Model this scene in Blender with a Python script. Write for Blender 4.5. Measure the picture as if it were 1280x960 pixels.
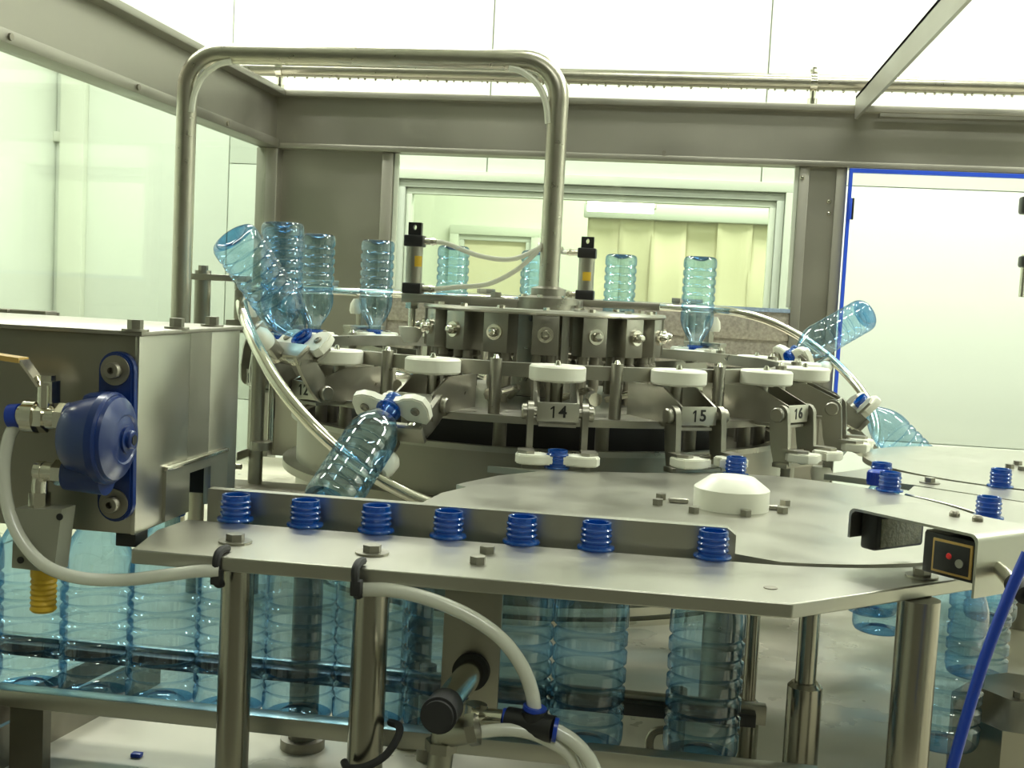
import bpy, bmesh, math, random
from mathutils import Vector, Matrix
for o in list(bpy.data.objects): bpy.data.objects.remove(o)
scn = bpy.context.scene
COL = scn.collection
R = math.radians
PI = math.pi
# ------------------------------------------------------------------ camera
F = 1480.4                                   # focal length in pixels of the 1280x960 frame
RIGHT = Vector((0.98874041, 0.14098326, 0.0501609))
DOWN = Vector((0.06019852, -0.06785634, -0.99587733))
FWD = Vector((-0.1369983, 0.98768377, -0.07557928))
cd = bpy.data.cameras.new('camera'); cam = bpy.data.objects.new('camera', cd); COL.objects.link(cam)
cd.sensor_width = 36; cd.sensor_fit = 'HORIZONTAL'; cd.lens = F / 1280 * 36; cd.clip_start = 0.02
m3 = Matrix((RIGHT, -DOWN, -FWD)).transposed()
cam.matrix_world = m3.to_4x4()
scn.camera = cam
def px(u, v, x=None, y=None, z=None):
    """point of the plane x=, y= or z= seen at pixel (u, v)"""
    d = DOWN * (v - 480) + RIGHT * (u - 640) + FWD * F
    if x is not None: return d * (x / d.x)
    if y is not None: return d * (y / d.y)
    return d * (z / d.z)
# ------------------------------------------------------------------ world, lights, exposure
w = bpy.data.worlds.new('world'); scn.world = w; w.use_nodes = True
w.node_tree.nodes['Background'].inputs[0].default_value = (0.9, 1, 0.85, 1)
w.node_tree.nodes['Background'].inputs[1].default_value = 0.05
vs = scn.view_settings
vs.view_transform = 'Standard'; vs.look = 'None'; vs.gamma = 1; vs.use_curve_mapping = False
vs.exposure = 0.22
scn.cycles.transparent_max_bounces = 40
scn.cycles.max_bounces = 14
scn.cycles.transmission_bounces = 10
scn.cycles.glossy_bounces = 6
scn.cycles.diffuse_bounces = 4
LAMPC = (0.97, 1.0, 0.90)
def area(name, loc, sx, sy, power, rot=(0, 0, 0), col=LAMPC):
    l = bpy.data.lights.new(name, 'AREA'); l.shape = 'RECTANGLE'; l.size = sx; l.size_y = sy
    l.energy = power; l.color = col
    o = bpy.data.objects.new(name, l); COL.objects.link(o); o.location = loc; o.rotation_euler = rot
    return o
# fluorescent ceiling lamps of the clean room (above the frame of the picture)
CEIL = 1.75
for (lx, ly, p) in [(-1.3, 3.2, 40), (0.9, 3.2, 38), (0.3, 2.0, 14), (-1.75, 2.2, 20), (2.1, 2.2, 40), (0.5, -0.3, 14)]:
    area('fluorescent_light', (lx, ly, CEIL - 0.09), 1.25, 0.13, p)
area('far_room_light', (0.3, 5.4, 1.6), 2.4, 0.6, 110)  # fill light added for the enclosed far room, no fixture drawn

# ------------------------------------------------------------------ materials
MAT = {}
def nodes(name):
    m = bpy.data.materials.new(name); m.use_nodes = True; MAT[name] = m
    nt = m.node_tree; b = nt.nodes['Principled BSDF']
    return m, nt, b
def princ(name, col, rough=0.5, metal=0.0, noise=0.0, scale=30.0, rvar=0.0, bump=0.0, stretch=(1, 1, 1), spec=None, coat=0.0):
    m, nt, b = nodes(name)
    b.inputs['Base Color'].default_value = (*col, 1); b.inputs['Roughness'].default_value = rough
    b.inputs['Metallic'].default_value = metal
    if spec is not None: b.inputs['Specular IOR Level'].default_value = spec
    if coat: b.inputs['Coat Weight'].default_value = coat; b.inputs['Coat Roughness'].default_value = 0.1
    if noise or rvar or bump:
        tc = nt.nodes.new('ShaderNodeTexCoord'); mp = nt.nodes.new('ShaderNodeMapping')
        mp.inputs['Scale'].default_value = stretch
        nz = nt.nodes.new('ShaderNodeTexNoise'); nz.inputs['Scale'].default_value = scale; nz.inputs['Detail'].default_value = 5
        nt.links.new(tc.outputs['Object'], mp.inputs[0]); nt.links.new(mp.outputs[0], nz.inputs['Vector'])
        if noise:
            mx = nt.nodes.new('ShaderNodeMixRGB'); mx.blend_type = 'MIX'
            mx.inputs[1].default_value = tuple(c * (1 - noise) for c in col) + (1,)
            mx.inputs[2].default_value = tuple(min(1, c * (1 + noise)) for c in col) + (1,)
            nt.links.new(nz.outputs['Fac'], mx.inputs[0]); nt.links.new(mx.outputs[0], b.inputs['Base Color'])
        if rvar:
            mr = nt.nodes.new('ShaderNodeMapRange'); mr.inputs[3].default_value = max(0.02, rough - rvar); mr.inputs[4].default_value = rough + rvar
            mr.inputs[1].default_value = 0.3; mr.inputs[2].default_value = 0.7
            nt.links.new(nz.outputs['Fac'], mr.inputs[0]); nt.links.new(mr.outputs[0], b.inputs['Roughness'])
        if bump:
            bp = nt.nodes.new('ShaderNodeBump'); bp.inputs['Strength'].default_value = bump; bp.inputs['Distance'].default_value = 0.002
            nt.links.new(nz.outputs['Fac'], bp.inputs['Height']); nt.links.new(bp.outputs[0], b.inputs['Normal'])
    return m
def sheer(name, face, edge, power, gloss=0.06, rough=0.05, body=None, bodyfac=0.0):
    """thin clear plastic or glass: tinted see-through wall, deeper tint where the wall is crossed at a slant, fresnel gloss"""
    m, nt, b = nodes(name)
    out = nt.nodes['Material Output']
    lw = nt.nodes.new('ShaderNodeLayerWeight'); lw.inputs['Blend'].default_value = 0.5
    pw = nt.nodes.new('ShaderNodeMath'); pw.operation = 'POWER'; pw.inputs[1].default_value = power
    nt.links.new(lw.outputs['Facing'], pw.inputs[0])
    mx = nt.nodes.new('ShaderNodeMixRGB'); mx.inputs[1].default_value = (*face, 1); mx.inputs[2].default_value = (*edge, 1)
    nt.links.new(pw.outputs[0], mx.inputs[0])
    tr = nt.nodes.new('ShaderNodeBsdfTransparent'); nt.links.new(mx.outputs[0], tr.inputs[0])
    cur = tr
    if body:
        b.inputs['Base Color'].default_value = (*body, 1); b.inputs['Roughness'].default_value = 0.25
        ms = nt.nodes.new('ShaderNodeMixShader'); ms.inputs[0].default_value = bodyfac
        nt.links.new(tr.outputs[0], ms.inputs[1]); nt.links.new(b.outputs[0], ms.inputs[2]); cur = ms
    gl = nt.nodes.new('ShaderNodeBsdfGlossy'); gl.inputs['Roughness'].default_value = rough
    p5 = nt.nodes.new('ShaderNodeMath'); p5.operation = 'POWER'; p5.inputs[1].default_value = 4.5
    nt.links.new(lw.outputs['Facing'], p5.inputs[0])
    mm = nt.nodes.new('ShaderNodeMath'); mm.operation = 'MULTIPLY_ADD'; mm.inputs[1].default_value = 0.75; mm.inputs[2].default_value = gloss
    mm.use_clamp = True
    nt.links.new(p5.outputs[0], mm.inputs[0])
    m2 = nt.nodes.new('ShaderNodeMixShader'); nt.links.new(mm.outputs[0], m2.inputs[0])
    nt.links.new(cur.outputs[0], m2.inputs[1]); nt.links.new(gl.outputs[0], m2.inputs[2])
    nt.links.new(m2.outputs[0], out.inputs[0])
    return m
def emit(name, col, s):
    m, nt, b = nodes(name)
    b.inputs['Base Color'].default_value = (*col, 1)
    b.inputs['Emission Color'].default_value = (*col, 1); b.inputs['Emission Strength'].default_value = s
    return m
STEELC = (0.36, 0.345, 0.29)
princ('steel', STEELC, 0.36, 1.0, noise=0.10, scale=9, rvar=0.07)
princ('steel_plate', (0.49, 0.48, 0.42), 0.33, 1.0, noise=0.05, scale=11, rvar=0.05)
princ('steel_frame', (0.37, 0.355, 0.305), 0.45, 1.0, noise=0.08, scale=5, rvar=0.08)
princ('steel_head', (0.36, 0.345, 0.295), 0.36, 1.0, noise=0.12, scale=40, rvar=0.1)
princ('chrome', (0.74, 0.71, 0.62), 0.16, 1.0, noise=0.05, scale=20, rvar=0.05)
princ('pipe_steel', (0.48, 0.455, 0.38), 0.30, 1.0, noise=0.06, scale=60, rvar=0.03)
princ('post_steel', (0.36, 0.34, 0.285), 0.24, 1.0, noise=0.06, scale=12, rvar=0.04)
princ('drum_steel', (0.27, 0.255, 0.215), 0.4, 1.0, noise=0.1, scale=8, rvar=0.06)
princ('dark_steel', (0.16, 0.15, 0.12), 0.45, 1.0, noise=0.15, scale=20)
princ('cast_steel', (0.30, 0.28, 0.23), 0.5, 0.9, noise=0.15, scale=40)
princ('nylon', (0.82, 0.82, 0.70), 0.38, noise=0.03, scale=30)
princ('black', (0.012, 0.012, 0.012), 0.4)
princ('rubber', (0.02, 0.02, 0.02), 0.7)
princ('blue_paint', (0.005, 0.026, 0.15), 0.3, noise=0.12, scale=60, coat=0.25)
princ('blue_plastic', (0.012, 0.05, 0.40), 0.3)
princ('blue_seal', (0.02, 0.08, 0.62), 0.4)
princ('yellow', (0.62, 0.40, 0.02), 0.5)
princ('ochre', (0.55, 0.36, 0.10), 0.45)
princ('grey_paint', (0.27, 0.27, 0.21), 0.5)
princ('led_red', (0.8, 0.02, 0.02), 0.3)
princ('reflector', (0.22, 0.22, 0.15), 0.25, noise=0.6, scale=260, bump=0.6)
princ('wall_white', (0.79, 0.83, 0.75), 0.32, noise=0.015, scale=1.5)
princ('wall_plain', (0.74, 0.77, 0.66), 0.45, noise=0.02, scale=2)
princ('wall_dim', (0.24, 0.235, 0.19), 0.6, noise=0.05, scale=2)  # dimness put into the colour of the unseen wall, darkening steel reflections
princ('frame_white', (0.62, 0.66, 0.56), 0.4)
princ('frame_grey', (0.52, 0.55, 0.49), 0.4)
princ('beige', (0.66, 0.62, 0.44), 0.28, noise=0.06, scale=3)
princ('deck', (0.62, 0.59, 0.48), 0.36, 0.1, noise=0.16, scale=9, rvar=0.22, bump=0.2)
princ('floor_grey', (0.35, 0.34, 0.28), 0.5, noise=0.1, scale=4)
princ('sill_reflection', (0.36, 0.33, 0.28), 0.45, 0.4, noise=0.55, scale=140, bump=0.3)
princ('wet_seal', (0.26, 0.34, 0.46), 0.5, noise=0.6, scale=120, bump=0.4)
princ('ink', (0.006, 0.006, 0.006), 0.5)
sheer('pet', (0.70, 0.865, 0.955), (0.08, 0.36, 0.64), 1.9, gloss=0.13, rough=0.05)
sheer('pet_base', (0.20, 0.46, 0.74), (0.02, 0.16, 0.38), 1.6, gloss=0.07, rough=0.06)
sheer('pet_neck', (0.10, 0.42, 0.85), (0.0, 0.10, 0.45), 1.5, gloss=0.06, rough=0.08, body=(0.004, 0.13, 0.55), bodyfac=0.45)
sheer('hose', (0.80, 0.82, 0.74), (0.5, 0.5, 0.42), 2, gloss=0.05, rough=0.2, body=(0.86, 0.86, 0.76), bodyfac=0.75)
sheer('pane', (0.93, 0.955, 0.92), (0.6, 0.7, 0.6), 4, gloss=0.045, rough=0.03)
sheer('acrylic', (0.95, 0.96, 0.94), (0.7, 0.75, 0.7), 4, gloss=0.03, rough=0.05)

# ------------------------------------------------------------------ mesh helpers
class MB:
    def __init__(s): s.bm = bmesh.new()
    def box(s, a, b, bev=0.0, mat=None):
        a = Vector(a); b = Vector(b); c = (a + b) / 2; d = b - a
        M = Matrix.Translation(c) @ Matrix.Diagonal((abs(d.x), abs(d.y), abs(d.z), 1))
        if mat is not None: M = mat @ M
        r = bmesh.ops.create_cube(s.bm, size=1, matrix=M)
        if bev:
            es = list({e for v in r['verts'] for e in v.link_edges})
            bmesh.ops.bevel(s.bm, geom=es, offset=bev, segments=2, affect='EDGES', profile=0.5)
        return s
    def cyl(s, p, q, r, r2=None, n=20):
        p = Vector(p); q = Vector(q); d = q - p
        M = Matrix.Translation((p + q) / 2) @ d.to_track_quat('Z', 'Y').to_matrix().to_4x4()
        bmesh.ops.create_cone(s.bm, cap_ends=True, segments=n, radius1=r, radius2=r if r2 is None else r2, depth=d.length, matrix=M)
        return s
    def lathe(s, prof, n=28, M=None, close=False):
        M = M or Matrix.Identity(4); rings = []
        for r, z in prof:
            if r < 1e-6: rings.append([s.bm.verts.new(M @ Vector((0, 0, z)))])
            else: rings.append([s.bm.verts.new(M @ Vector((r * math.cos(2 * PI * i / n), r * math.sin(2 * PI * i / n), z))) for i in range(n)])
        prs = list(zip(rings, rings[1:]))
        if close: prs.append((rings[-1], rings[0]))
        for a, b in prs:
            for i in range(n):
                j = (i + 1) % n
                if len(a) == 1 and len(b) == 1: continue
                if len(a) == 1: s.bm.faces.new((a[0], b[j], b[i]))
                elif len(b) == 1: s.bm.faces.new((a[i], a[j], b[0]))
                else: s.bm.faces.new((a[i], a[j], b[j], b[i]))
        return s
    def tube(s, pts, r, n=12, caps=True):
        pts = [Vector(p) for p in pts]; rings = []
        up = Vector((0, 0, 1))
        t0 = (pts[1] - pts[0]).normalized()
        if abs(t0.dot(up)) > 0.9: up = Vector((1, 0, 0))
        nrm = (up - t0 * up.dot(t0)).normalized()
        for i, p in enumerate(pts):
            t = (pts[min(i + 1, len(pts) - 1)] - pts[max(i - 1, 0)]).normalized()
            nrm = (nrm - t * nrm.dot(t)).normalized(); bn = t.cross(nrm)
            rr = r[i] if isinstance(r, (list, tuple)) else r
            rings.append([s.bm.verts.new(p + (nrm * math.cos(2 * PI * k / n) + bn * math.sin(2 * PI * k / n)) * rr) for k in range(n)])
        for a, b in zip(rings, rings[1:]):
            for k in range(n): s.bm.faces.new((a[k], a[(k + 1) % n], b[(k + 1) % n], b[k]))
        if caps: s.bm.faces.new(list(reversed(rings[0]))); s.bm.faces.new(rings[-1])
        return s
    def prism(s, poly, o, ex, ey, ez, h):
        """polygon of (a, b) in the plane o + a*ex + b*ey, pushed h along ez"""
        o = Vector(o); ex = Vector(ex); ey = Vector(ey); ez = Vector(ez)
        lo = [s.bm.verts.new(o + ex * a + ey * b) for a, b in poly]
        hi = [s.bm.verts.new(o + ex * a + ey * b + ez * h) for a, b in poly]
        s.bm.faces.new(lo); s.bm.faces.new(list(reversed(hi))); n = len(lo)
        for i in range(n): s.bm.faces.new((lo[i], hi[i], hi[(i + 1) % n], lo[(i + 1) % n]))
        return s
    def mesh(s, name, mat):
        bmesh.ops.recalc_face_normals(s.bm, faces=s.bm.faces[:])
        me = bpy.data.meshes.new(name); s.bm.to_mesh(me); s.bm.free()
        me.materials.append(MAT[mat])
        for p in me.polygons: p.use_smooth = True
        me.set_sharp_from_angle(angle=R(35))
        return me
    def build(s, name, mat, parent=None, M=None):
        return link(name, s.mesh(name, mat), parent, M)
def link(name, me, parent=None, M=None):
    o = bpy.data.objects.new(name, me); COL.objects.link(o)
    if parent is not None: o.parent = parent
    if M is not None: o.matrix_local = M
    return o
def tag(o, label, cat, group=None, kind=None):
    o['label'] = label; o['category'] = cat
    if group: o['group'] = group
    if kind: o['kind'] = kind
    return o
def struct(o, label=None):
    o['kind'] = 'structure'
    if label: o['label'] = label
    return o
def empty(name, loc, label, cat, group=None, rotz=0.0):
    e = bpy.data.objects.new(name, None); COL.objects.link(e); e.empty_display_size = 0.05
    e.location = loc; e.rotation_euler = (0, 0, rotz)
    e.matrix_basis = Matrix.Translation(loc) @ Matrix.Rotation(rotz, 4, 'Z')
    return tag(e, label, cat, group)
def rel(e): return e.matrix_basis.inverted()        # world -> local of a top-level empty
def wbuild(mb, name, mat, e):
    """mesh drawn in world coordinates, parented to the empty e without moving"""
    bmesh.ops.transform(mb.bm, matrix=rel(e), verts=mb.bm.verts[:])
    return mb.build(name, mat, e)
def wsub(mb, name, mat, e, part):
    o = wbuild(mb, name, mat, e); o.parent = part; return o
def smooth(pts, n=8):
    """Catmull-Rom through the points"""
    P = [Vector(p) for p in pts]; out = []
    for i in range(len(P) - 1):
        a = P[max(i - 1, 0)]; b = P[i]; c = P[i + 1]; d = P[min(i + 2, len(P) - 1)]
        for k in range(n):
            t = k / n
            out.append(0.5 * ((2 * b) + (c - a) * t + (2 * a - 5 * b + 4 * c - d) * t * t + (-a + 3 * b - 3 * c + d) * t ** 3))
    out.append(P[-1]); return out
def hexhead(mb, p, r=0.006, h=0.006, axis=(0, 0, 1), washer=None):
    p = Vector(p); ax = Vector(axis)
    if washer: mb.cyl(p, p + ax * 0.0015, washer, n=20); p = p + ax * 0.0015
    mb.cyl(p, p + ax * h, r, n=6)
    return mb
def arc(cx, cy, r, a0, a1, n=24):
    return [(cx + r * math.cos(R(a0 + (a1 - a0) * i / n)), cy + r * math.sin(R(a0 + (a1 - a0) * i / n))) for i in range(n + 1)]
def text_mesh(s, size, mat):
    """number in plain bold digits, centred on the origin"""
    adv = size * 0.56; bm = bmesh.new(); x = -adv * (len(s) - 1) / 2
    for ch in s:
        if ch == '1':
            h = size * 0.365; t = size * 0.095
            pts = [(t * .55, -h), (t * .55, h), (-t * .35, h), (-t * 2.0, h * .62), (-t * 2.0, h * .36), (-t * .55, h * .60), (-t * .55, -h)]
            lo = [bm.verts.new((x + a, b, -.0004)) for a, b in pts]; hi = [bm.verts.new((x + a, b, .0004)) for a, b in pts]
            bm.faces.new(hi); bm.faces.new(list(reversed(lo)))
            for k in range(len(pts)): bm.faces.new((lo[k], lo[(k + 1) % len(pts)], hi[(k + 1) % len(pts)], hi[k]))
        else:
            cu = bpy.data.curves.new('digits', 'FONT'); cu.body = ch; cu.size = size; cu.extrude = 0.0004; cu.offset = size * 0.022
            cu.align_x = 'CENTER'; cu.align_y = 'CENTER'
            o = bpy.data.objects.new('digits', cu); COL.objects.link(o)
            dg = bpy.context.evaluated_depsgraph_get(); dg.update()
            me = bpy.data.meshes.new_from_object(o.evaluated_get(dg))
            for v in me.vertices: v.co.x += x
            bm.from_mesh(me); bpy.data.meshes.remove(me)
            bpy.data.objects.remove(o); bpy.data.curves.remove(cu)
        x += adv
    bmesh.ops.recalc_face_normals(bm, faces=bm.faces[:])
    me = bpy.data.meshes.new('number'); bm.to_mesh(me); bm.free()
    me.materials.clear(); me.materials.append(MAT[mat]); return me
# ------------------------------------------------------------------ the room
WY = 4.3; FLOOR = -1.5; XL = -2.4; XR = 2.7; YF = -2.6
struct(MB().box((XL - .1, YF - .1, FLOOR - .08), (XR + .1, 7.2, FLOOR)).build('floor', 'floor_grey'))
struct(MB().box((XL - .1, YF - .1, CEIL), (XR + .1, 7.2, CEIL + .06)).build('ceiling', 'wall_white'))
struct(MB().box((XL - .1, YF, FLOOR), (XL, 7.2, CEIL)).build('wall_left', 'wall_white'))
struct(MB().box((XR, YF, FLOOR), (XR + .1, 7.2, CEIL)).build('wall_right', 'wall_white'))
struct(MB().box((XL, YF - .1, FLOOR), (XR, YF, CEIL)).build('wall_front', 'wall_dim'))
# back wall of clean-room panels around a window opening
wx0 = px(484, 300, y=WY).x; wx1 = px(995, 232, y=WY).x; wz1 = px(700, 219, y=WY).z; wz0 = -0.45
seam = [px(617, 50, y=WY).x, px(962, 60, y=WY).x]; pw = seam[1] - seam[0]
wb = MB()
for a, b in [((XL, wz1), (XR, CEIL)), ((XL, FLOOR), (wx0, wz1)), ((wx1, FLOOR), (XR, wz1)), ((wx0, FLOOR), (wx1, wz0))]:
    wb.box((a[0], WY + .004, a[1]), (b[0], WY + .09, b[1]))
wall = struct(wb.build('wall_back', 'wall_plain'), 'pale green-white panelled clean-room wall with a window')
edges = [XL] + [seam[0] + k * pw for k in range(-3, 5) if XL < seam[0] + k * pw < XR] + [XR]
g = 0.0022
def wall_panel(x0, x1, z0, z1):
    if x1 - x0 < .02: return
    MB().box((x0 + g, WY - .012, z0), (x1 - g, WY + .004, z1), 0.0015).build('panel', 'wall_white', wall)
for x0, x1 in zip(edges, edges[1:]):
    if x1 <= wx0 or x0 >= wx1: wall_panel(x0, x1, FLOOR, CEIL); continue
    wall_panel(x0, x1, wz1, CEIL); wall_panel(x0, x1, FLOOR, wz0)
    if x0 < wx0: wall_panel(x0, wx0, wz0 + .003, wz1 - .003)
    if x1 > wx1: wall_panel(wx1, x1, wz0 + .003, wz1 - .003)
# window of the back wall: stepped white frame with a pane
def frame_rect(x0, x1, z0, z1, t, y0, y1, mat, name, parent):
    mb = MB()
    mb.box((x0, y0, z1 - t), (x1, y1, z1), .002); mb.box((x0, y0, z0), (x1, y1, z0 + t), .002)
    mb.box((x0, y0, z0 + t), (x0 + t, y1, z1 - t), .002); mb.box((x1 - t, y0, z0 + t), (x1, y1, z1 - t), .002)
    return mb.build(name, mat, parent)
win = struct(frame_rect(wx0, wx1, wz0, wz1, .034, WY - .03, WY + .05, 'frame_white', 'window_1', None), 'white stepped window frame in the back wall')
frame_rect(wx0 + .036, wx1 - .036, wz0 + .036, wz1 - .036, .026, WY - .008, WY + .05, 'frame_grey', 'inner_frame', win)
frame_rect(wx0 + .063, wx1 - .063, wz0 + .063, wz1 - .063, .022, WY + .008, WY + .05, 'frame_white', 'inner_frame', win)
MB().box((wx0 + .085, WY + .025, wz0 + .085), (wx1 - .085, WY + .031, wz1 - .085)).build('pane', 'pane', win)
# pilaster and cable duct on the wall seen through the left pane
pa = px(82, 200, y=WY); pb = px(112, 200, y=WY)
struct(MB().box((pa.x, WY - .05, FLOOR), (pb.x, WY - .012, CEIL), .004).build('trim_1', 'wall_plain'), 'pale vertical cover strip on the back wall')
d0 = px(0, 176, y=WY); d1 = px(82, 172, y=WY)
struct(MB().box((XL, WY - .035, d1.z - .02), (pa.x, WY - .012, d1.z + .02), .004).build('trim_2', 'wall_plain'), 'pale horizontal cable duct on the back wall')
# next room behind the window
FY = 6.6
struct(MB().box((XL, FY, FLOOR), (XR, FY + .1, CEIL)).build('wall_far', 'wall_plain'))
a = px(564, 281, y=FY - .02); b = px(667, 470, y=FY - .02)
w2 = struct(frame_rect(a.x, b.x, b.z, a.z, .05, FY - .05, FY, 'frame_white', 'window_2', None), 'small white framed window in the far room wall')
frame_rect(a.x + .05, b.x - .05, b.z + .05, a.z - .05, .03, FY - .035, FY, 'frame_grey', 'inner_frame', w2)
MB().box((a.x + .08, FY - .012, b.z + .08), (b.x - .08, FY - .006, a.z - .08)).build('pane', 'beige', w2)
# beige strip curtain in the next room
CY = 5.9
a = px(735, 272, y=CY); b = px(968, 470, y=CY)
cur = empty('strip_curtain', ((a.x + b.x) / 2, CY, b.z), 'glossy beige plastic strip curtain hanging in the room behind the window', 'curtain')
n = 6; sw = (b.x - a.x) / n
for i in range(n):
    mb = MB(); rows = 14; cols = 6; grid = []
    for r in range(rows + 1):
        z = a.z + (b.z - a.z) * r / rows; line = []
        for c in range(cols + 1):
            x = a.x + sw * (i + c / cols * 1.06)
            line.append(mb.bm.verts.new((x, CY + (.012 if i % 2 else 0) + .012 * math.sin(c / cols * PI) + .01 * math.sin(z * 7 + i * 2), z)))
        grid.append(line)
    for r in range(rows):
        for c in range(cols): mb.bm.faces.new((grid[r][c], grid[r][c + 1], grid[r + 1][c + 1], grid[r + 1][c]))
    ob = wbuild(mb, 'strip', 'beige', cur)
    so = ob.modifiers.new('thick', 'SOLIDIFY'); so.thickness = 0.004
wbuild(MB().box((a.x - .02, CY - .03, a.z), (b.x + .03, CY + .03, a.z + .07), .005), 'header_rail', 'frame_grey', cur)
# glowing fixture standing in for a lamp reflection behind the window
la = px(733, 246, y=5.5); lb = px(820, 266, y=5.5)
lamp = empty('lamp_reflection', ((la.x + lb.x) / 2, 5.5, lb.z), 'glowing white stand-in for a fluorescent lamp reflection behind the window', 'lamp')
emit('tube_glow', (1, 1, 0.9), 4.0)
wbuild(MB().box((la.x, 5.48, (la.z + lb.z) / 2 - .012), (lb.x, 5.58, la.z), .006), 'housing', 'frame_white', lamp)
for dz in (.008, .05):
    wbuild(MB().cyl((la.x + .01, 5.465, lb.z + dz), (lb.x - .01, 5.465, lb.z + dz), .016, n=14), 'reflected_tube', 'tube_glow', lamp)
wbuild(MB().cyl(((la.x + lb.x) / 2, 5.53, la.z), ((la.x + lb.x) / 2, 5.53, CEIL), .012), 'hanger_rod', 'frame_white', lamp)
# ceiling fixtures of the clean room
for (lx, ly) in [(-1.3, 3.3), (0.9, 3.3), (0.3, 2.0), (-1.75, 2.2), (2.1, 2.2), (0.5, -0.3)]:
    e = empty('ceiling_lamp', (lx, ly, CEIL), 'white ceiling fluorescent lamp housing above the machine', 'lamp', 'ceiling lamps of the clean room')
    wbuild(MB().box((lx - .66, ly - .17, CEIL - .08), (lx + .66, ly + .17, CEIL), .01), 'housing', 'frame_white', e)

# ------------------------------------------------------------------ machine deck
DZ = -0.455
deck = empty('machine_deck', (0, 1.6, FLOOR), 'wide wet pale steel deck pan under the machine', 'machine base')
wbuild(MB().box((-1.6, .75, DZ - .012), (1.6, 2.95, DZ)), 'deck_plate', 'deck', deck)
wbuild(MB().box((-1.55, .8, FLOOR), (1.55, 2.9, DZ - .012)), 'base_cabinet', 'steel_frame', deck)

# ------------------------------------------------------------------ enclosure frame
EY = 3.0; Z0 = .347; Z1 = .494; LX = -1.067
enc = empty('machine_enclosure', (0, EY, FLOOR), 'brushed steel enclosure frame with clear panes around the rotary machine', 'machine frame')
XE = 1.7
wbuild(MB().box((LX - .03, EY, Z0 + .012), (XE, EY + .05, Z1 - .016)).box((LX - .03, EY - .03, Z1 - .016), (XE, EY + .05, Z1), .002)
       .box((LX - .03, EY - .014, Z0), (XE, EY + .05, Z0 + .014), .002), 'back_beam', 'steel_frame', enc)
wbuild(MB().box((LX - .04, .3, Z0 + .012), (LX, EY, Z1 - .016)).box((LX - .04, .3, Z1 - .016), (LX + .032, EY - .03, Z1), .002)
       .box((LX - .04, .3, Z0), (LX + .014, EY - .014, Z0 + .022), .002), 'side_beam', 'steel_frame', enc)
for u, v in [(12, 46), (172, 109), (284, 154)]:
    q = px(u, v, x=LX + .014); wbuild(MB().cyl(q, q + Vector((.004, 0, 0)), .006, n=12), 'bolt', 'cast_steel', enc)
for u, v in [(830, 191)]:
    q = px(u, v, y=EY - .014); wbuild(MB().cyl(q, q - Vector((0, .004, 0)), .005, n=12), 'bolt', 'cast_steel', enc)
# left back corner post and steel panel
pr = px(492, 190, y=EY).x
wbuild(MB().box((LX - .045, EY - .02, FLOOR), (LX + .012, EY + .05, Z0), .003), 'corner_post', 'steel_frame', enc)
wbuild(MB().box((LX + .012, EY + .02, -.46), (pr - .03, EY + .04, Z0)), 'back_panel', 'steel_frame', enc)
wbuild(MB().box((pr - .03, EY, FLOOR), (pr, EY + .05, Z0), .003), 'post', 'steel_frame', enc)
x0, x1 = .268, .382
wbuild(MB().box((x0, EY, FLOOR), (x0 + .024, EY + .05, Z0), .002).box((x1 - .026, EY, FLOOR), (x1, EY + .05, Z0), .002)
       .box((x0 + .02, EY + .012, FLOOR), (x1 - .02, EY + .05, Z0)), 'post', 'steel_frame', enc)
for u, v in [(1036, 252), (1036, 267), (1003, 222)]:
    q = px(u, v, y=EY + .012 if u > 1020 else EY); wbuild(MB().lathe([(0, .006), (.004, .005), (.006, .002), (.006, 0)], 12, Matrix.Translation(q) @ Matrix.Rotation(R(90), 4, 'X')), 'bolt', 'chrome', enc)
# sloping roof bar coming forward above the door
wbuild(MB().box((.385, .4, Z1 - .035), (.392, EY - .03, Z1 + .02)).box((.385, .4, Z1 + .013), (.432, EY - .03, Z1 + .02)), 'roof_bar', 'steel_frame', enc)
wbuild(MB().box((.44, EY - .06, Z1 - .03), (XE, EY - .03, Z1 - .022)), 'door_track', 'steel', enc)
# added rear panel; mottled colour paints a sill and reflection seen through wet glass
zl = px(880, 384, y=EY).z
wbuild(MB().box((pr, EY + .01, -.46), (x0, EY + .05, zl - .075)), 'lower_panel', 'sill_reflection', enc)
wbuild(MB().box((pr, EY + .005, zl - .075), (x0, EY + .05, zl), .003), 'sill_rail', 'sill_reflection', enc)
wbuild(MB().box((pr, EY, zl - .004), (x0, EY + .012, zl + .006)), 'sill_seal', 'wet_seal', enc)
# panes
wbuild(MB().box((pr, EY + .022, zl + .004), (x0, EY + .028, Z0)), 'glass_pane', 'pane', enc)
wbuild(MB().box((LX - .024, .3, -.455), (LX - .018, EY - .02, Z0 + .01)), 'glass_pane', 'pane', enc)
# white outer frame edge around the rear pane, as a slim strip
wbuild(MB().box((pr + .001, EY + .012, zl + .01), (pr + .012, EY + .022, Z0 - .001)), 'pane_bead', 'frame_white', enc)
wbuild(MB().box((x0 - .010, EY + .012, zl + .01), (x0 - .001, EY + .022, Z0 - .001)), 'pane_bead', 'frame_white', enc)
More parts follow.
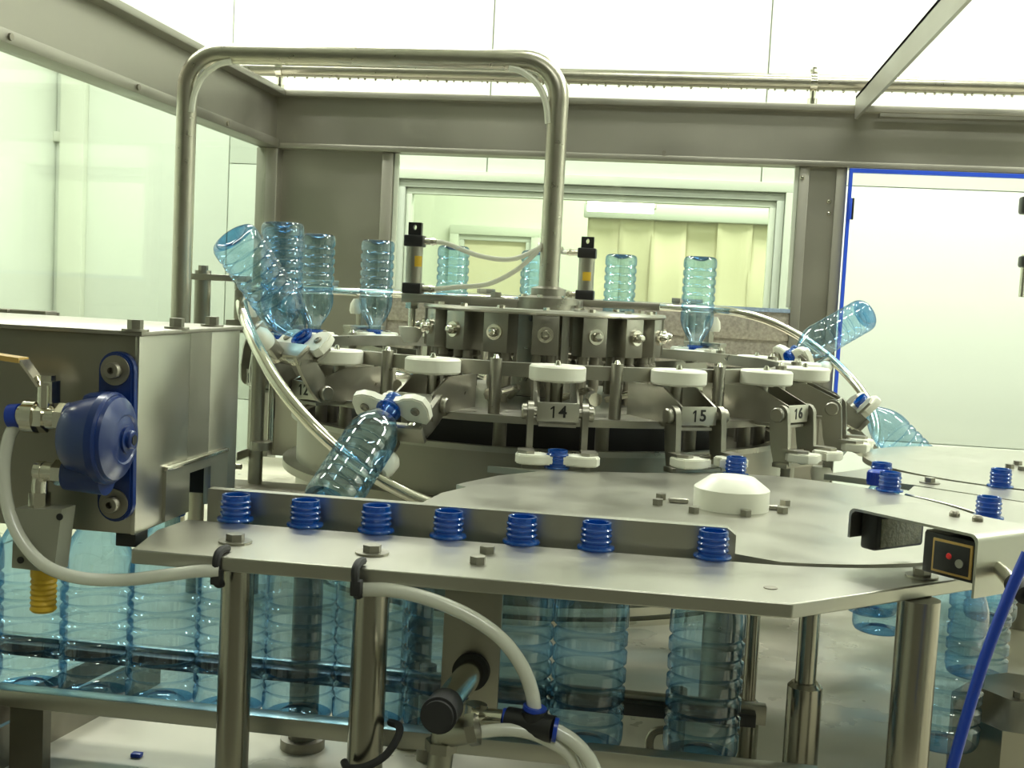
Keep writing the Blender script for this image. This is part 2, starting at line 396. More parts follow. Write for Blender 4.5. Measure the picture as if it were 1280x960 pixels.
# door
dx0 = x1 + .004
door = empty('enclosure_door', (dx0, EY, -.46), 'clear acrylic machine door with a bright blue edge seal', 'door')
dzt = Z0 - .002
wbuild(MB().box((dx0 + .006, EY - .012, -.46), (XE - .02, EY - .002, dzt - .006)), 'door_pane', 'acrylic', door)
wbuild(MB().box((dx0 - .001, EY - .016, dzt - .010), (XE - .02, EY - .001, dzt)), 'top_seal', 'blue_seal', door)
wbuild(MB().box((dx0 - .001, EY - .016, -.46), (dx0 + .007, EY - .001, dzt - .010)), 'side_seal', 'blue_seal', door)
q = px(1064, 261, y=EY - .02)
wbuild(MB().box((q.x - .007, EY - .026, q.z - .026), (q.x + .001, EY - .016, q.z + .026), .002), 'hinge', 'blue_seal', door)
wbuild(MB().box((q.x + .001, EY - .024, q.z - .026), (q.x + .006, EY - .016, q.z + .026), .001), 'hinge_leaf', 'black', door)
for (u, v, h) in [(1281, 252, .03), (1280, 324, .02)]:
    q = px(u, v, y=EY - .03)
    wbuild(MB().box((q.x - .01, EY - .05, q.z - h), (q.x + .05, EY - .012, q.z + h * .4), .006), 'door_handle', 'black', door)
q = px(1279, 345, y=EY - .03)
wbuild(MB().cyl((q.x, EY - .03, q.z - .05), (q.x, EY - .03, q.z + .05), .007), 'handle_rod', 'chrome', door)
# spray pipe along the top of the back beam
pz = px(1017, 103, y=EY + .01).z
sp = empty('spray_pipe', (0, EY + .01, Z1), 'long wet chrome pipe clamped along the top of the back beam', 'pipe')
wbuild(MB().cyl((LX - .3, EY + .01, pz), (XE, EY + .01, pz), .0185, n=24), 'pipe', 'pipe_steel', sp)
for u in (350, 1017):
    x = px(u, 103, y=EY + .01).x
    c = wbuild(MB().cyl((x - .008, EY + .01, pz), (x + .008, EY + .01, pz), .0225, n=24), 'clamp', 'chrome', sp)
    wsub(MB().cyl((x, EY + .01, pz + .021), (x, EY + .01, pz + .036), .006, n=10).cyl((x, EY + .01, pz + .024), (x, EY + .01, pz + .03), .011, n=6), 'clamp_screw', 'chrome', sp, c)
    wbuild(MB().cyl((x, EY + .01, Z1), (x, EY + .01, pz - .02), .007, n=12).cyl((x, EY + .01, Z1), (x, EY + .01, Z1 + .018), .012, n=12), 'stud', 'chrome', sp)
dr = MB()
rnd = random.Random(4)
for i in range(120):
    x = LX + (XE - LX) * i / 120 + rnd.uniform(-.006, .006); r = rnd.uniform(.002, .0045)
    bmesh.ops.create_icosphere(dr.bm, subdivisions=1, radius=r, matrix=Matrix.Translation((x, EY + .008, pz - .0185 - r * .4)))
wbuild(dr, 'water_drops', 'chrome', sp)['kind'] = 'stuff'
# ------------------------------------------------------------------ bottles
ZP = -0.2185                                  # neck ring plane = top of the plates
BL = 0.176
def bottle_meshes():
    prof = [(.0122, 0), (.0122, -.007), (.0142, -.0105), (.0198, -.0185), (.0256, -.0285), (.0300, -.0385), (.0322, -.0465), (.0330, -.053)]
    z = -.060
    for i in range(6):
        prof += [(.0330, z), (.0330, z - .006), (.0308, z - .0080), (.0301, z - .0098), (.0308, z - .0116), (.0330, z - .0138)]; z -= .0163
    prof += [(.0330, z - .002), (.0330, -.166), (.0322, -.1705), (.0300, -.1740)]
    mb = MB(); mb.lathe(prof, 32)
    body = mb.mesh('body', 'pet')
    mb = MB(); mb.lathe([(.0300, -.1740), (.0262, -.1758), (.0215, -.1760), (.0185, -.1735), (.0120, -.1690), (.006, -.1675), (0, -.1672)], 32)
    base = mb.mesh('base', 'pet_base')
    np_ = [(.0122, 0), (.0165, .0002), (.0167, .0015), (.0160, .0028), (.0128, .0034), (.0128, .0056)]
    z = .0056
    for i in range(3):
        np_ += [(.0137, z + .0008), (.0139, z + .0022), (.0128, z + .0034), (.0128, z + .0048)]; z += .0050
    np_ += [(.0128, .0225), (.0126, .0238), (.0116, .0240), (.0109, .0232), (.0109, .0)]
    mb = MB(); mb.lathe(np_, 32)
    neck = mb.mesh('neck', 'pet_neck')
    return body, base, neck
BODY, BASE, NECK = bottle_meshes()
def bottle(M, label, group=None):
    e = bpy.data.objects.new('water_bottle', None); COL.objects.link(e); e.empty_display_size = .03
    e.matrix_basis = M
    tag(e, label, 'bottle', group)
    b = link('body', BODY, e); link('base', BASE, b); n = link('neck', NECK, e)
    n['label'] = 'deep blue threaded bottle neck'
    return e
ROWX, ROWY = -0.391, 1.0255
row_labels = {-5: 'empty blue bottle in the row under the steel infeed housing', -4: 'empty blue bottle beside the one behind the yellow silencer, away from the slot',
    -3: 'empty blue bottle hanging behind the yellow silencer', -2: 'empty blue bottle hanging below the dark blue regulator',
    -1: 'empty blue bottle whose neck is inside the housing slot',
    0: 'blue bottle in the row, first out of the housing slot', 1: 'blue bottle in the row, second out of the housing slot',
    2: 'blue bottle in the row, third out of the housing slot', 3: 'blue bottle in the row, fourth out of the housing slot',
    4: 'blue bottle in the row, fifth out of the housing slot', 5: 'blue bottle in the row, sixth out of the housing slot'}
for k in range(-5, 6):
    bottle(Matrix.Translation((ROWX + .066 * k, ROWY, ZP)) @ Matrix.Rotation(.4 * k, 4, 'Z'), row_labels[k], 'bottles in the infeed row')
SC = (.075, 1.30); SR = .275                   # star wheel centre and pocket radius
for (x, y, lab) in [(.040, 1.0275, 'blue bottle at the chamfered end of the low guide strip'),
                    (.262, 1.115, 'blue bottle in the star wheel under the photo sensor strap'),
                    (.347, 1.347, 'blue bottle in the star wheel gap behind the sensor strap end'),
                    (.083, 1.545, 'blue bottle standing in the plates between the number 15 gripper and the white cone hub'),
                    (.268, 1.500, 'blue bottle in front of the bright blue cap on the rear plates'),
                    (.272, 1.588, 'blue bottle directly behind the bright blue cap'),
                    (.426, 1.607, 'blue bottle at the edge of the rear star wheel disc')]:
    bottle(Matrix.Translation((x, y, ZP)), lab, 'bottles on the star wheels')
# bright blue cap
q = Vector((.2635, 1.548, ZP))
cap = empty('loose_closure', q, 'solid bright blue bottle cap standing between two bottle necks', 'cap')
mb = MB().lathe([(0, .018), (.0135, .018), (.0152, .0165), (.0155, .0005), (.0150, 0), (0, 0)], 36)
mb.build('cap_shell', 'blue_plastic', cap)
mb = MB()
for i in range(36):
    a = 2 * PI * i / 36; mb.box((-.0005, .0152, .003), (.0005, .0160, .015), 0, Matrix.Rotation(a, 4, 'Z'))
mb.build('cap_ribs', 'blue_plastic', cap)

# ------------------------------------------------------------------ rotor
C = Vector((-.23, 2.02, 0)); PH = 9.29
def ring(mb, r0, r1, z0, z1, n=96):
    return mb.lathe([(r0, z0), (r1, z0), (r1, z1), (r0, z1)], n, Matrix.Translation((C.x, C.y, 0)), close=True)
rot = empty('rinser_turret', (C.x, C.y, DZ), 'round steel bottle rinser turret with drum, rings and central valve manifold', 'machine')
DT = px(560, 556, y=C.y - .41).z
wbuild(ring(MB(), .395, .41, DZ, DT), 'drum', 'drum_steel', rot)
wbuild(ring(MB(), .408, .420, DT - .005, DT + .003), 'drum_rim', 'steel_head', rot)
wbuild(ring(MB(), .409, .432, -.300, -.288), 'drum_flange', 'drum_steel', rot)
wbuild(ring(MB(), .409, .418, DZ + .012, DZ + .024), 'base_tube', 'chrome', rot)
wbuild(ring(MB(), .409, .428, DZ, DZ + .008), 'base_tube', 'chrome', rot)
wbuild(ring(MB(), .30, .32, DT - .05, -.172), 'dark_inside', 'black', rot)  # black ring standing in for the darkness inside the drum
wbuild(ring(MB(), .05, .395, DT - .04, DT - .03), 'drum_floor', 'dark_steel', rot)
wbuild(ring(MB(), .36, .445, -.174, -.164), 'lower_ring', 'steel_head', rot)
wbuild(ring(MB(), .06, .30, -.176, -.170), 'table_disc', 'steel', rot)
wbuild(ring(MB(), .405, .422, -.112, -.093, 16), 'upper_ring', 'steel_head', rot)
for k in range(16):
    a = R(PH + 22.5 * k + 11.25); p = C + Vector((math.sin(a), -math.cos(a), 0)) * .425
    o = wbuild(MB().cyl((p.x, p.y, -.164), (p.x, p.y, -.088), .0085, n=16), 'ring_post', 'steel_head', rot)
    wsub(MB().lathe([(0, .006), (.003, .005), (.005, 0)], 12, Matrix.Translation((p.x, p.y, -.088))), 'post_screw', 'chrome', rot, o)
    p2 = C + Vector((math.sin(a), -math.cos(a), 0)) * .372
    wbuild(MB().cyl((p2.x, p2.y, DT - .03), (p2.x, p2.y, -.174), .010, n=12), 'support_column', 'cast_steel', rot)
# hub column, manifold plate
ct = Matrix.Translation((C.x, C.y, 0))
wbuild(MB().lathe([(0, -.17), (.052, -.17), (.052, -.125), (.044, -.12), (.044, -.03), (.05, -.03), (.05, -.012), (0, -.012)], 40, ct), 'hub_column', 'steel_head', rot)
wbuild(MB().lathe([(.05, -.030), (.205, -.030), (.207, -.027), (.205, -.023), (.05, -.023)], 64, ct, close=True), 'manifold_plate', 'steel_plate', rot)
blk = MB().box((-.021, -.020, -.062), (.021, .020, 0), .0015).mesh('valve_block', 'steel_head')
bolt = MB().lathe([(0, .018), (.005, .017), (.0075, .012), (.0075, .006), (.0125, .006), (.0125, 0), (0, 0)], 16).mesh('bolt', 'chrome')
nzl = MB().lathe([(0, 0), (.008, 0), (.008, -.012), (.0105, -.014), (.0105, -.022), (.006, -.026), (.0085, -.034), (.0085, -.05), (.006, -.06), (.006, -.09)], 14).mesh('spray_valve', 'cast_steel')
for k in range(16):
    a = R(PH + 22.5 * k - 2); rz = a + PI
    base = Matrix.Translation((C.x, C.y, 0)) @ Matrix.Rotation(rz, 4, 'Z')
    o = link('valve_block', blk, rot, rel(rot) @ base @ Matrix.Translation((0, .183, -.030)))
    link('bolt', bolt, o, Matrix.Translation((0, .020, -.03)) @ Matrix.Rotation(R(-90), 4, 'X'))
    for dx in (-.011, .011):
        link('spray_valve', nzl, o, Matrix.Translation((dx, 0, -.062)))
    hx = MB(); hexhead(hx, (0, .186, -.023), .006, .005); hx.build('screw', 'chrome', rot, rel(rot) @ base)
for k in range(6):
    a = R(k * 60 + 14); p = C + Vector((math.sin(a), -math.cos(a), 0)) * .155
    wbuild(MB().cyl((p.x, p.y, -.17), (p.x, p.y, -.030), .009, n=16), 'tie_rod', 'steel_head', rot)
# small water hoses and fittings on the table disc
for k in range(16):
    a = R(PH + 22.5 * k + 6); er = Vector((math.sin(a), -math.cos(a), 0)); et = Vector((math.cos(a), math.sin(a), 0))
    p0 = C + er * .20 + Vector((0, 0, -.158)); p1 = C + er * .27 + et * .03 + Vector((0, 0, -.138)); p2 = C + er * .36 + et * .02 + Vector((0, 0, -.142))
    wbuild(MB().tube(smooth([p0, p1, p2], 5), .0055, 10), 'water_tube', 'chrome', rot)
    wbuild(MB().cyl(p2 - er * .01, p2 + er * .02, .010, n=8), 'tube_nut', 'chrome', rot)

# ------------------------------------------------------------------ gripper heads
RP, ZV = .492, -.151                           # pivot radius and height
RB = .45
side_poly = [(.352, -.116), (.448, -.116), (.4985, -.138), (.4985, -.162), (.452, -.166), (.352, -.176)]
sp_l = MB().prism([(r - RB, z) for r, z in side_poly], (-.0275, 0, 0), (0, 1, 0), (0, 0, 1), (1, 0, 0), .003).mesh('side_plate', 'steel_head')
sp_r = MB().prism([(r - RB, z) for r, z in side_poly], (.0245, 0, 0), (0, 1, 0), (0, 0, 1), (1, 0, 0), .003).mesh('side_plate', 'steel_head')
plate_m = MB().box((-.0275, .0470, -.1625), (.0275, .0495, -.1375), .0006).mesh('number_plate', 'steel_plate')
floor_m = MB().box((-.0245, -.05, -.170), (.0245, .045, -.166)).mesh('channel_floor', 'steel_head')
roll_m = MB().lathe([(0, -.013), (.012, -.013), (.012, -.0105), (.036, -.0105), (.0385, -.008), (.0385, .008), (.036, .0105), (.010, .0105), (0, .0105)], 40).mesh('guide_roller', 'nylon')
rscr_m = MB().lathe([(0, .007), (.003, .006), (.0045, 0)], 12).mesh('screw', 'chrome')
post_m = MB().cyl((0, -.012, -.166), (0, -.012, -.112), .009, n=14).mesh('roller_post', 'steel_head')
pin_m = MB().cyl((-.046, 0, 0), (.046, 0, 0), .0065, n=16).mesh('pivot_pin', 'steel_head')
pb_m = MB().lathe([(0, .007), (.009, .007), (.0105, .0055), (.0105, 0), (0, 0)], 20).mesh('pivot_bolt', 'steel_head')
# swinging fork, drawn about the pivot (x along the pin, y outward, z up)
def arm_poly():
    up = [(.014 * math.cos(t), .014 * math.sin(t)) for t in [R(a) for a in range(-10, 200, 21)]]
    return up + [(-.0145, -.02), (-.011, -.045), (-.004, -.071), (.021, -.071), (.017, -.045), (.0155, -.02)]
arm_m = MB().prism(arm_poly(), (-.004, 0, 0), (0, 1, 0), (0, 0, 1), (1, 0, 0), .008).mesh('swing_arm', 'steel_head')
yoke_m = MB().box((-.044, -.004, -.074), (.044, .020, -.067), .001).box((-.02, -.002, -.068), (.02, .010, -.052), .001).mesh('yoke', 'steel_head')
knob_m = MB().lathe([(0, .012), (.004, .012), (.004, .007), (.011, .007), (.0115, 0), (0, 0)], 18).mesh('spring_knob', 'chrome')
wash_m = MB().cyl((0, 0, 0), (0, 0, .004), .0125, n=20).mesh('washer', 'nylon')
def jaw_mesh():
    pts = [(.0135, .028), (.020, .022), (.046, .018), (.053, .026), (.054, .044), (.049, .056), (.036, .060), (.022, .058), (.015, .054)]
    # bite around the neck
    bite = [(.041 - .0, 0)]
    arcp = []
    for t in (60, 35, 10, -15, -40):
        arcp.append((.0135 * math.cos(R(t)), .041 + .0135 * math.sin(R(t))))
    poly = pts + arcp
    return poly
JP = jaw_mesh()
def jaw(sgn):
    mb = MB(); mb.prism([(sgn * a, b) for a, b in JP], (0, 0, -.0625), (1, 0, 0), (0, 1, 0), (0, 0, 1), .0125)
    bmesh.ops.recalc_face_normals(mb.bm, faces=mb.bm.faces[:])
    bmesh.ops.bevel(mb.bm, geom=[e for e in mb.bm.edges if abs(e.verts[0].co.z - e.verts[1].co.z) < 1e-6], offset=.0016, segments=2, affect='EDGES')
    return mb.mesh('jaw', 'nylon')
jaw_l, jaw_r = jaw(-1), jaw(1)
def clip(sgn):
    return MB().box((sgn * .033, .016, -.0645), (sgn * .0535, .048, -.0655 + .0175), .001).mesh('jaw_clip', 'steel_head')
def clip2(sgn):
    return MB().prism([(sgn * .030, .014), (sgn * .050, .014), (sgn * .0515, .040), (sgn * .040, .050), (sgn * .030, .046)], (0, 0, -.0500), (1, 0, 0), (0, 1, 0), (0, 0, 1), .004).mesh('jaw_clip', 'steel_head')
clip_l, clip_r = clip2(-1), clip2(1)
jb_m = MB().lathe([(0, .002), (.003, .002), (.0035, .003), (.006, .002), (.006, 0), (0, 0)], 16).mesh('jaw_bolt', 'cast_steel')
foll_m = MB().lathe([(0, -.014), (.010, -.014), (.016, -.004), (.0175, .010), (.0150, .016), (0, .016)], 22).mesh('cam_roller', 'nylon')
fork_m = MB().box((-.006, -.012, -.128), (.006, .004, -.070), .001).mesh('cam_lever', 'steel_head')
FO = Vector((0, -.013, -.112))
def phi_of(a):
    """swing of the fork at turret angle a (degrees): 0 hanging down, 180 upended"""
    K = [(-60, 180), (-54, 176), (-35.7, 138), (-24, 97), (-13.2, 55), (-4, 14), (4, 0), (84, 0), (92, 16), (99.3, 48), (110, 86), (121.8, 117), (134, 168), (140, 180)]
    a = (a + 180) % 360 - 180
    if a <= K[0][0] or a >= K[-1][0]: return 180.0
    for (a0, f0), (a1, f1) in zip(K, K[1:]):
        if a0 <= a <= a1: return f0 + (f1 - f0) * (a - a0) / (a1 - a0)
def rail_point(a, f, off=Vector((0, -.013, -.140))):
    ar = R(a); fr = R(f)
    y = RP + off.y * math.cos(fr) - off.z * math.sin(fr); z = ZV + off.y * math.sin(fr) + off.z * math.cos(fr)
    return Vector((C.x + y * math.sin(ar), C.y - y * math.cos(ar), z))
HL = {14: 'gripper head with number plate 14 clamping a blue neck over the plates', 15: 'gripper head with number plate 15 beside the white cone hub',
      16: 'gripper head with number plate 16 next to the number 15 head', 1: 'empty lowered gripper head between number 16 and the bottle hanging outside the turret',
      2: 'gripper head holding the half lowered bottle by the clear door', 3: 'gripper head holding the outward tilted bottle before the back post',
      12: 'gripper head numbered 12 holding the steeply tilted bottle near the housing', 13: 'gripper head lifting the forward leaning bottle above the row'}
BLb = {2: 'blue bottle leaning down and outward by the clear door', 3: 'blue bottle tilted up and outward in front of the blue door seal',
       12: 'blue bottle tipped up past the bent chrome rail, base facing the bent pipe', 13: 'blue bottle leaning forward above the infeed row, neck up in white jaws',
       14: 'blue bottle hanging under the number 14 gripper head',
       4: 'upside-down bottle nearest the steel back post and its flipped neighbour', 5: 'upside-down bottle beside the air cylinder right of the pipe',
       6: 'upside-down bottle half hidden behind the vertical bent pipe', 7: 'upside-down bottle between left air cylinder and bent pipe',
       8: 'upside-down bottle between steel back panel edge and left air cylinder', 9: 'upside-down bottle alone in front of the steel back panel',
       10: 'upside-down bottle overlapped by its twin behind the tipped bottle', 11: 'upside-down bottle closest behind the tipped bottle'}
BLb[4] = 'upside-down bottle before the strip curtain, near the back post'
for k in range(16):
    num = (14 + k - 1) % 16 + 1
    a = PH + 22.5 * k; ar = R(a); f = phi_of(a)
    er = Vector((math.sin(ar), -math.cos(ar), 0))
    inv = num in range(4, 12)
    lab = HL.get(num) or 'gripper head of the ' + BLb[num]
    h = empty('gripper_head', C + er * RB, lab, 'gripper', 'gripper heads around the turret', ar + PI)
    link('side_plate', sp_l, h); link('side_plate', sp_r, h); link('channel_floor', floor_m, h); link('roller_post', post_m, h)
    p = link('number_plate', plate_m, h)
    tm = link('number', text_mesh(str(num), .0215, 'ink'), p, Matrix.Translation((0, .0497, -.150)) @ Matrix(((-1, 0, 0, 0), (0, 0, 1, 0), (0, 1, 0, 0), (0, 0, 0, 1))))
    rl = link('guide_roller', roll_m, h, Matrix.Translation((0, -.0075, -.1025)))
    link('screw', rscr_m, rl, Matrix.Translation((0, 0, .0105)))
    link('pivot_pin', pin_m, h, Matrix.Translation((0, RP - RB, ZV)))
    for s in (-1, 1):
        link('pivot_bolt', pb_m, h, Matrix.Translation((s * .0405, RP - RB, ZV)) @ Matrix.Rotation(s * R(90), 4, 'Y'))
    S = Matrix.Translation((0, RP - RB, ZV)) @ Matrix.Rotation(R(f), 4, 'X')
    for s in (-1, 1): link('swing_arm', arm_m, h, S @ Matrix.Translation((s * .0355, 0, 0)))
    link('yoke', yoke_m, h, S)
    link('cam_lever', fork_m, h, S)
    link('cam_roller', foll_m, h, S @ Matrix.Translation(FO))
    for s, jm, cm in ((-1, jaw_l, clip_l), (1, jaw_r, clip_r)):
        j = link('jaw', jm, h, S)
        link('jaw_clip', cm, j)
        link('jaw_bolt', jb_m, j, Matrix.Translation((s * .036, .040, -.0625)) @ Matrix.Rotation(PI, 4, 'X'))
        kn = link('spring_knob', knob_m, h, S @ Matrix.Translation((s * .0225, .004, -.063)))
        link('washer', wash_m, kn, Matrix.Translation((0, 0, -.004)))
    if num in BLb:
        W = Matrix.Translation(C + er * RB) @ Matrix.Rotation(ar + PI, 4, 'Z') @ S @ Matrix.Translation((0, .041, -.0675))
        bottle(W, BLb[num], 'bottles held by the turret grippers')
# chrome guide rail that tips the grippers over
pts = []
a = 3.0
while a > -266.0:
    aa = a
    pts.append(rail_point(aa, phi_of(aa))); a -= 3.0
sm = []
for i in range(len(pts)):
    lo = max(0, i - 2); hi = min(len(pts), i + 3); s_ = Vector((0, 0, 0))
    for q in pts[lo:hi]: s_ += q
    sm.append(s_ / (hi - lo))
rail = empty('guide_rail', (C.x, C.y, DZ), 'polished chrome round rail looping up around the back of the turret', 'rail')
wbuild(MB().tube(smooth(sm, 3), .0085, 14), 'rail_tube', 'chrome', rail)
# ------------------------------------------------------------------ transfer plates
TH = .0115
def bolt_at(e, u, v, z=ZP, r=.0062, h=.006, washer=None, part=None):
    q = px(u, v, z=z)
    o = wbuild(hexhead(MB(), q + Vector((0, 0, .0015 if washer else 0)), r, h), 'bolt', 'steel_head', e)
    if washer: wsub(MB().cyl(q, q + Vector((0, 0, .0018)), washer, n=24), 'washer', 'steel_head', e, o)
    if part is not None: o.parent = part
    return o
fp = empty('front_plate', (0, .95, ZP - TH), 'long front steel plate with an angled corner carrying the row of bottle necks', 'plate')
s1 = px(1142, 607, z=ZP); s2 = px(1280, 628, z=ZP)
pa_ = px(164, 687, z=ZP); pb_ = px(991, 755, z=ZP); pc_ = px(1280, 712, z=ZP)
polyA = [(pa_.x, pa_.y), (pb_.x, pb_.y), (pc_.x, pc_.y), (.56, 1.27), (.62, s2.y - .04), (s2.x, s2.y), (s1.x, s1.y)] + \
        arc(SC[0], SC[1], .2815, 42, -92, 40) + [(-.432, 1.0125), (-.4365, .96)]
wbuild(MB().prism(polyA, (0, 0, ZP - TH), (1, 0, 0), (0, 1, 0), (0, 0, 1), TH), 'plate', 'steel_plate', fp)
bv_ = fp.children[0].modifiers.new('bevel', 'BEVEL'); bv_.width = .0012; bv_.segments = 2; bv_.limit_method = 'ANGLE'
for u, v, wsh in [(294, 678, .014), (465, 692, .014), (597, 704, None), (609, 691, None), (1152, 721, .0135)]:
    bolt_at(fp, u, v, washer=wsh, r=.0078 if wsh else .0068)
q = px(963, 735, z=ZP)
wbuild(MB().cyl(q, q + Vector((0, 0, .0006)), .0055, n=16), 'screw', 'cast_steel', fp)  # darker disc paints the shade of a hole in the plate
# star wheel disc with the left lobe
sw = empty('star_wheel_plate', (SC[0], SC[1], ZP - .008), 'round steel star wheel plate with a pointed lobe around the white cone hub', 'plate')
lobe = []
for d in range(18, -13, -3):
    lobe.append((C.x + .548 * math.sin(R(d + 12)), C.y - .548 * math.cos(R(d + 12))))
polyB = arc(SC[0], SC[1], .2695, -85, 78, 44) + [p for p in lobe if p[0] < .10] + [(-.165, 1.455), (-.205, 1.40), (-.232, 1.335), (-.240, 1.312), (-.226, 1.300), (-.2445, 1.25), (-.2550, 1.15), (-.252, 1.056), (.05, 1.056)]
wbuild(MB().prism(polyB, (0, 0, ZP - .008), (1, 0, 0), (0, 1, 0), (0, 0, 1), .008), 'plate', 'steel_plate', sw)
hub = Vector((.0665, 1.292, ZP))
for du, u, v in [(0, 826, 624), (0, 822, 631), (0, 867, 641), (0, 932, 645), (0, 981, 632), (0, 978, 641)]:
    bolt_at(sw, u, v, r=.0062, h=.0065)
for u, v, a in [(848, 628, 5), (960, 636, -10)]:
    q = px(u, v, z=ZP)
    wbuild(MB().box((-.011, -.005, 0), (.011, .005, .005), .002, Matrix.Translation(q) @ Matrix.Rotation(R(a), 4, 'Z')), 'slot_clamp', 'steel_head', sw)
ch = empty('cone_hub', hub, 'white plastic conical hub on the star wheel plate', 'hub')
MB().lathe([(0, 0), (.0405, 0), (.0405, .0215), (.0395, .0225), (.0245, .0335), (.0235, .034), (0, .034)], 48).build('hub_body', 'nylon', ch)
# rear plate between the wheels
W2 = (.53, 1.83)
rp = empty('rear_plate', (.5, 1.55, ZP - .008), 'curved steel plate between the two star wheel discs', 'plate')
clear = [(C.x + .592 * math.sin(R(d)), C.y - .592 * math.cos(R(d))) for d in range(47, 60, 3)]
polyC = [(s1.x + .003, s1.y + .006)] + [(s2.x + .003, s2.y + .006), (.75, 1.36), (.78, 1.70)] + arc(W2[0], W2[1], .257, -25, -147, 30) + list(reversed(clear))
wbuild(MB().prism(polyC, (0, 0, ZP - .008), (1, 0, 0), (0, 1, 0), (0, 0, 1), .008), 'plate', 'steel_plate', rp)
bolt_at(rp, 1162, 604, washer=.013, r=.007)
d2 = empty('star_wheel_disc', (W2[0], W2[1], ZP - .008), 'rear round steel star wheel disc by the clear door', 'plate')
wbuild(MB().cyl((W2[0], W2[1], ZP - .008), (W2[0], W2[1], ZP), 0.243, n=72), 'disc', 'steel_plate', d2)
for u, v in [(1262, 585), (1272, 581), (1278, 588)]: bolt_at(d2, u, v, r=.0065)
for pl, e in (((.53, 1.83), d2), ((SC[0], SC[1]), sw)):
    wbuild(MB().cyl((pl[0], pl[1], DZ), (pl[0], pl[1], ZP - .008), .03, n=24), 'shaft', 'steel_head', e)
# low guide strip behind the row, extended below the plates to darken the slot
gs = empty('guide_strip', (-.18, 1.047, ZP), 'low upright steel guide strip with a chamfered end behind the bottle necks', 'guide strip')
mb = MB().prism([(-.425, 0), (.052, 0), (.060, .006), (.060, .048), (.052, .054), (-.425, .054)], (0, 1.0425, ZP - .03), (1, 0, 0), (0, 0, 1), (0, 1, 0), .012)
wbuild(mb, 'strip', 'steel_plate', gs)
# ------------------------------------------------------------------ posts under the plates
def post(u, v, y, r, label, ztop=ZP - TH, zb=DZ, collar=None, mat='post_steel'):
    q = px(u, v, y=y)
    e = empty('support_post', (q.x, y, zb), label, 'post', 'round posts under the plates')
    wbuild(MB().cyl((q.x, y, zb), (q.x, y, ztop), r, n=28), 'shaft', mat, e)
    if collar: wbuild(MB().lathe([(0, 0), (collar[0], 0), (collar[0], collar[1] - .004), (collar[0] - .004, collar[1]), (0, collar[1])], 28, Matrix.Translation((q.x, y, zb))), 'collar', mat, e)
    else: wbuild(MB().cyl((q.x, y, zb), (q.x, y, zb + .010), r * 1.5, n=28), 'foot_flange', mat, e)
    return e
post(296, 760, .915, .0135, 'round steel post under the front plate, next to the infeed housing')
post(463, 780, .912, .0145, 'round steel post under the front plate with the looped black cable')
post(1146, 790, .985, .0168, 'thick round steel post below the photo sensor')
post(1011, 790, 1.10, .0095, 'round steel post with stepped collar under the star wheel plate', ZP - .008, collar=(.0160, .112))
post(941, 800, 1.15, .0062, 'slim round steel post with collar beside the hanging bottle', ZP - .008, collar=(.0110, .074))
post(383, 800, 1.10, .0145, 'dark round steel post seen through the bottles of the row', mat='cast_steel')
post(521, 800, 1.14, .0155, 'dark round steel post seen through the row near the sensor bracket', mat='cast_steel')
# bottle base rail in front of the row, guide rail behind it
t0 = px(270, 880, y=.985)
lr = empty('base_rail', (-.2, .98, t0.z - .016), 'long pale flat bar in front of the bottle bases', 'rail')
wbuild(MB().box((-.95, .967, t0.z - .0155), (.135, .985, t0.z), .001), 'bar', 'steel_plate', lr)
for x in (-.80, px(38, 910, y=.977).x, .08):
    wbuild(MB().box((x - .016, .970, DZ), (x + .016, .984, t0.z - .0155)), 'bracket_leg', 'dark_steel', lr)
g0 = px(700, 866, y=1.085); gx = px(958, 885, y=1.085).x
gr = empty('bottle_guide_rail', (-.3, 1.08, g0.z), 'dark plastic-faced guide rail behind the bottle bodies', 'rail')
wbuild(MB().box((-.95, 1.066, g0.z - .009), (gx - .01, 1.080, g0.z + .003), .001), 'wear_strip', 'black', gr)
wbuild(MB().box((-.95, 1.080, g0.z - .011), (gx, 1.092, g0.z + .007), .001), 'rail_bar', 'steel', gr)
for x in (-.7, -.22, .02):
    wbuild(MB().cyl((x, 1.1, DZ), (x, 1.1, g0.z + .01), .008, n=14), 'upright', 'cast_steel', gr)
mb = MB().tube(smooth([px(812, 940, y=1.1), px(812, 925, y=1.1), px(818, 915, y=1.1), px(830, 912, y=1.1)], 4), .004, 8)
wbuild(mb, 'hook', 'cast_steel', gr)
# dark channel beam on the deck at the left
ca = px(70, 925, z=DZ); cb = px(175, 868, z=DZ)
d = (cb - ca).normalized(); ca2 = ca - d * .3; cb2 = cb + d * .04
cbm = empty('channel_beam', (ca2 + cb2) / 2, 'dark steel channel beam lying on the deck under the infeed', 'beam')
nrm = Vector((-d.y, d.x, 0))
def slab(o0, o1, za, zb): 
    return [ca2 + nrm * o0 + Vector((0, 0, za)), o1, zb]
mb = MB()
L = (cb2 - ca2).length; MM = Matrix.Translation(ca2) @ Matrix.Rotation(math.atan2(d.y, d.x), 4, 'Z')
mb.box((0, 0, 0), (L, .05, .006), 0, MM); mb.box((0, 0, .006), (L, .005, .04), 0, MM); mb.box((0, .045, .006), (L, .05, .04), 0, MM)
wbuild(mb, 'channel', 'cast_steel', cbm)
q = px(171, 946, z=DZ)
tag(MB().box((-.005, -.004, 0), (.005, .004, .004), .001, Matrix.Translation(q)).build('blue_scrap', 'blue_plastic'), 'tiny blue plastic scrap lying on the pale deck', 'scrap')
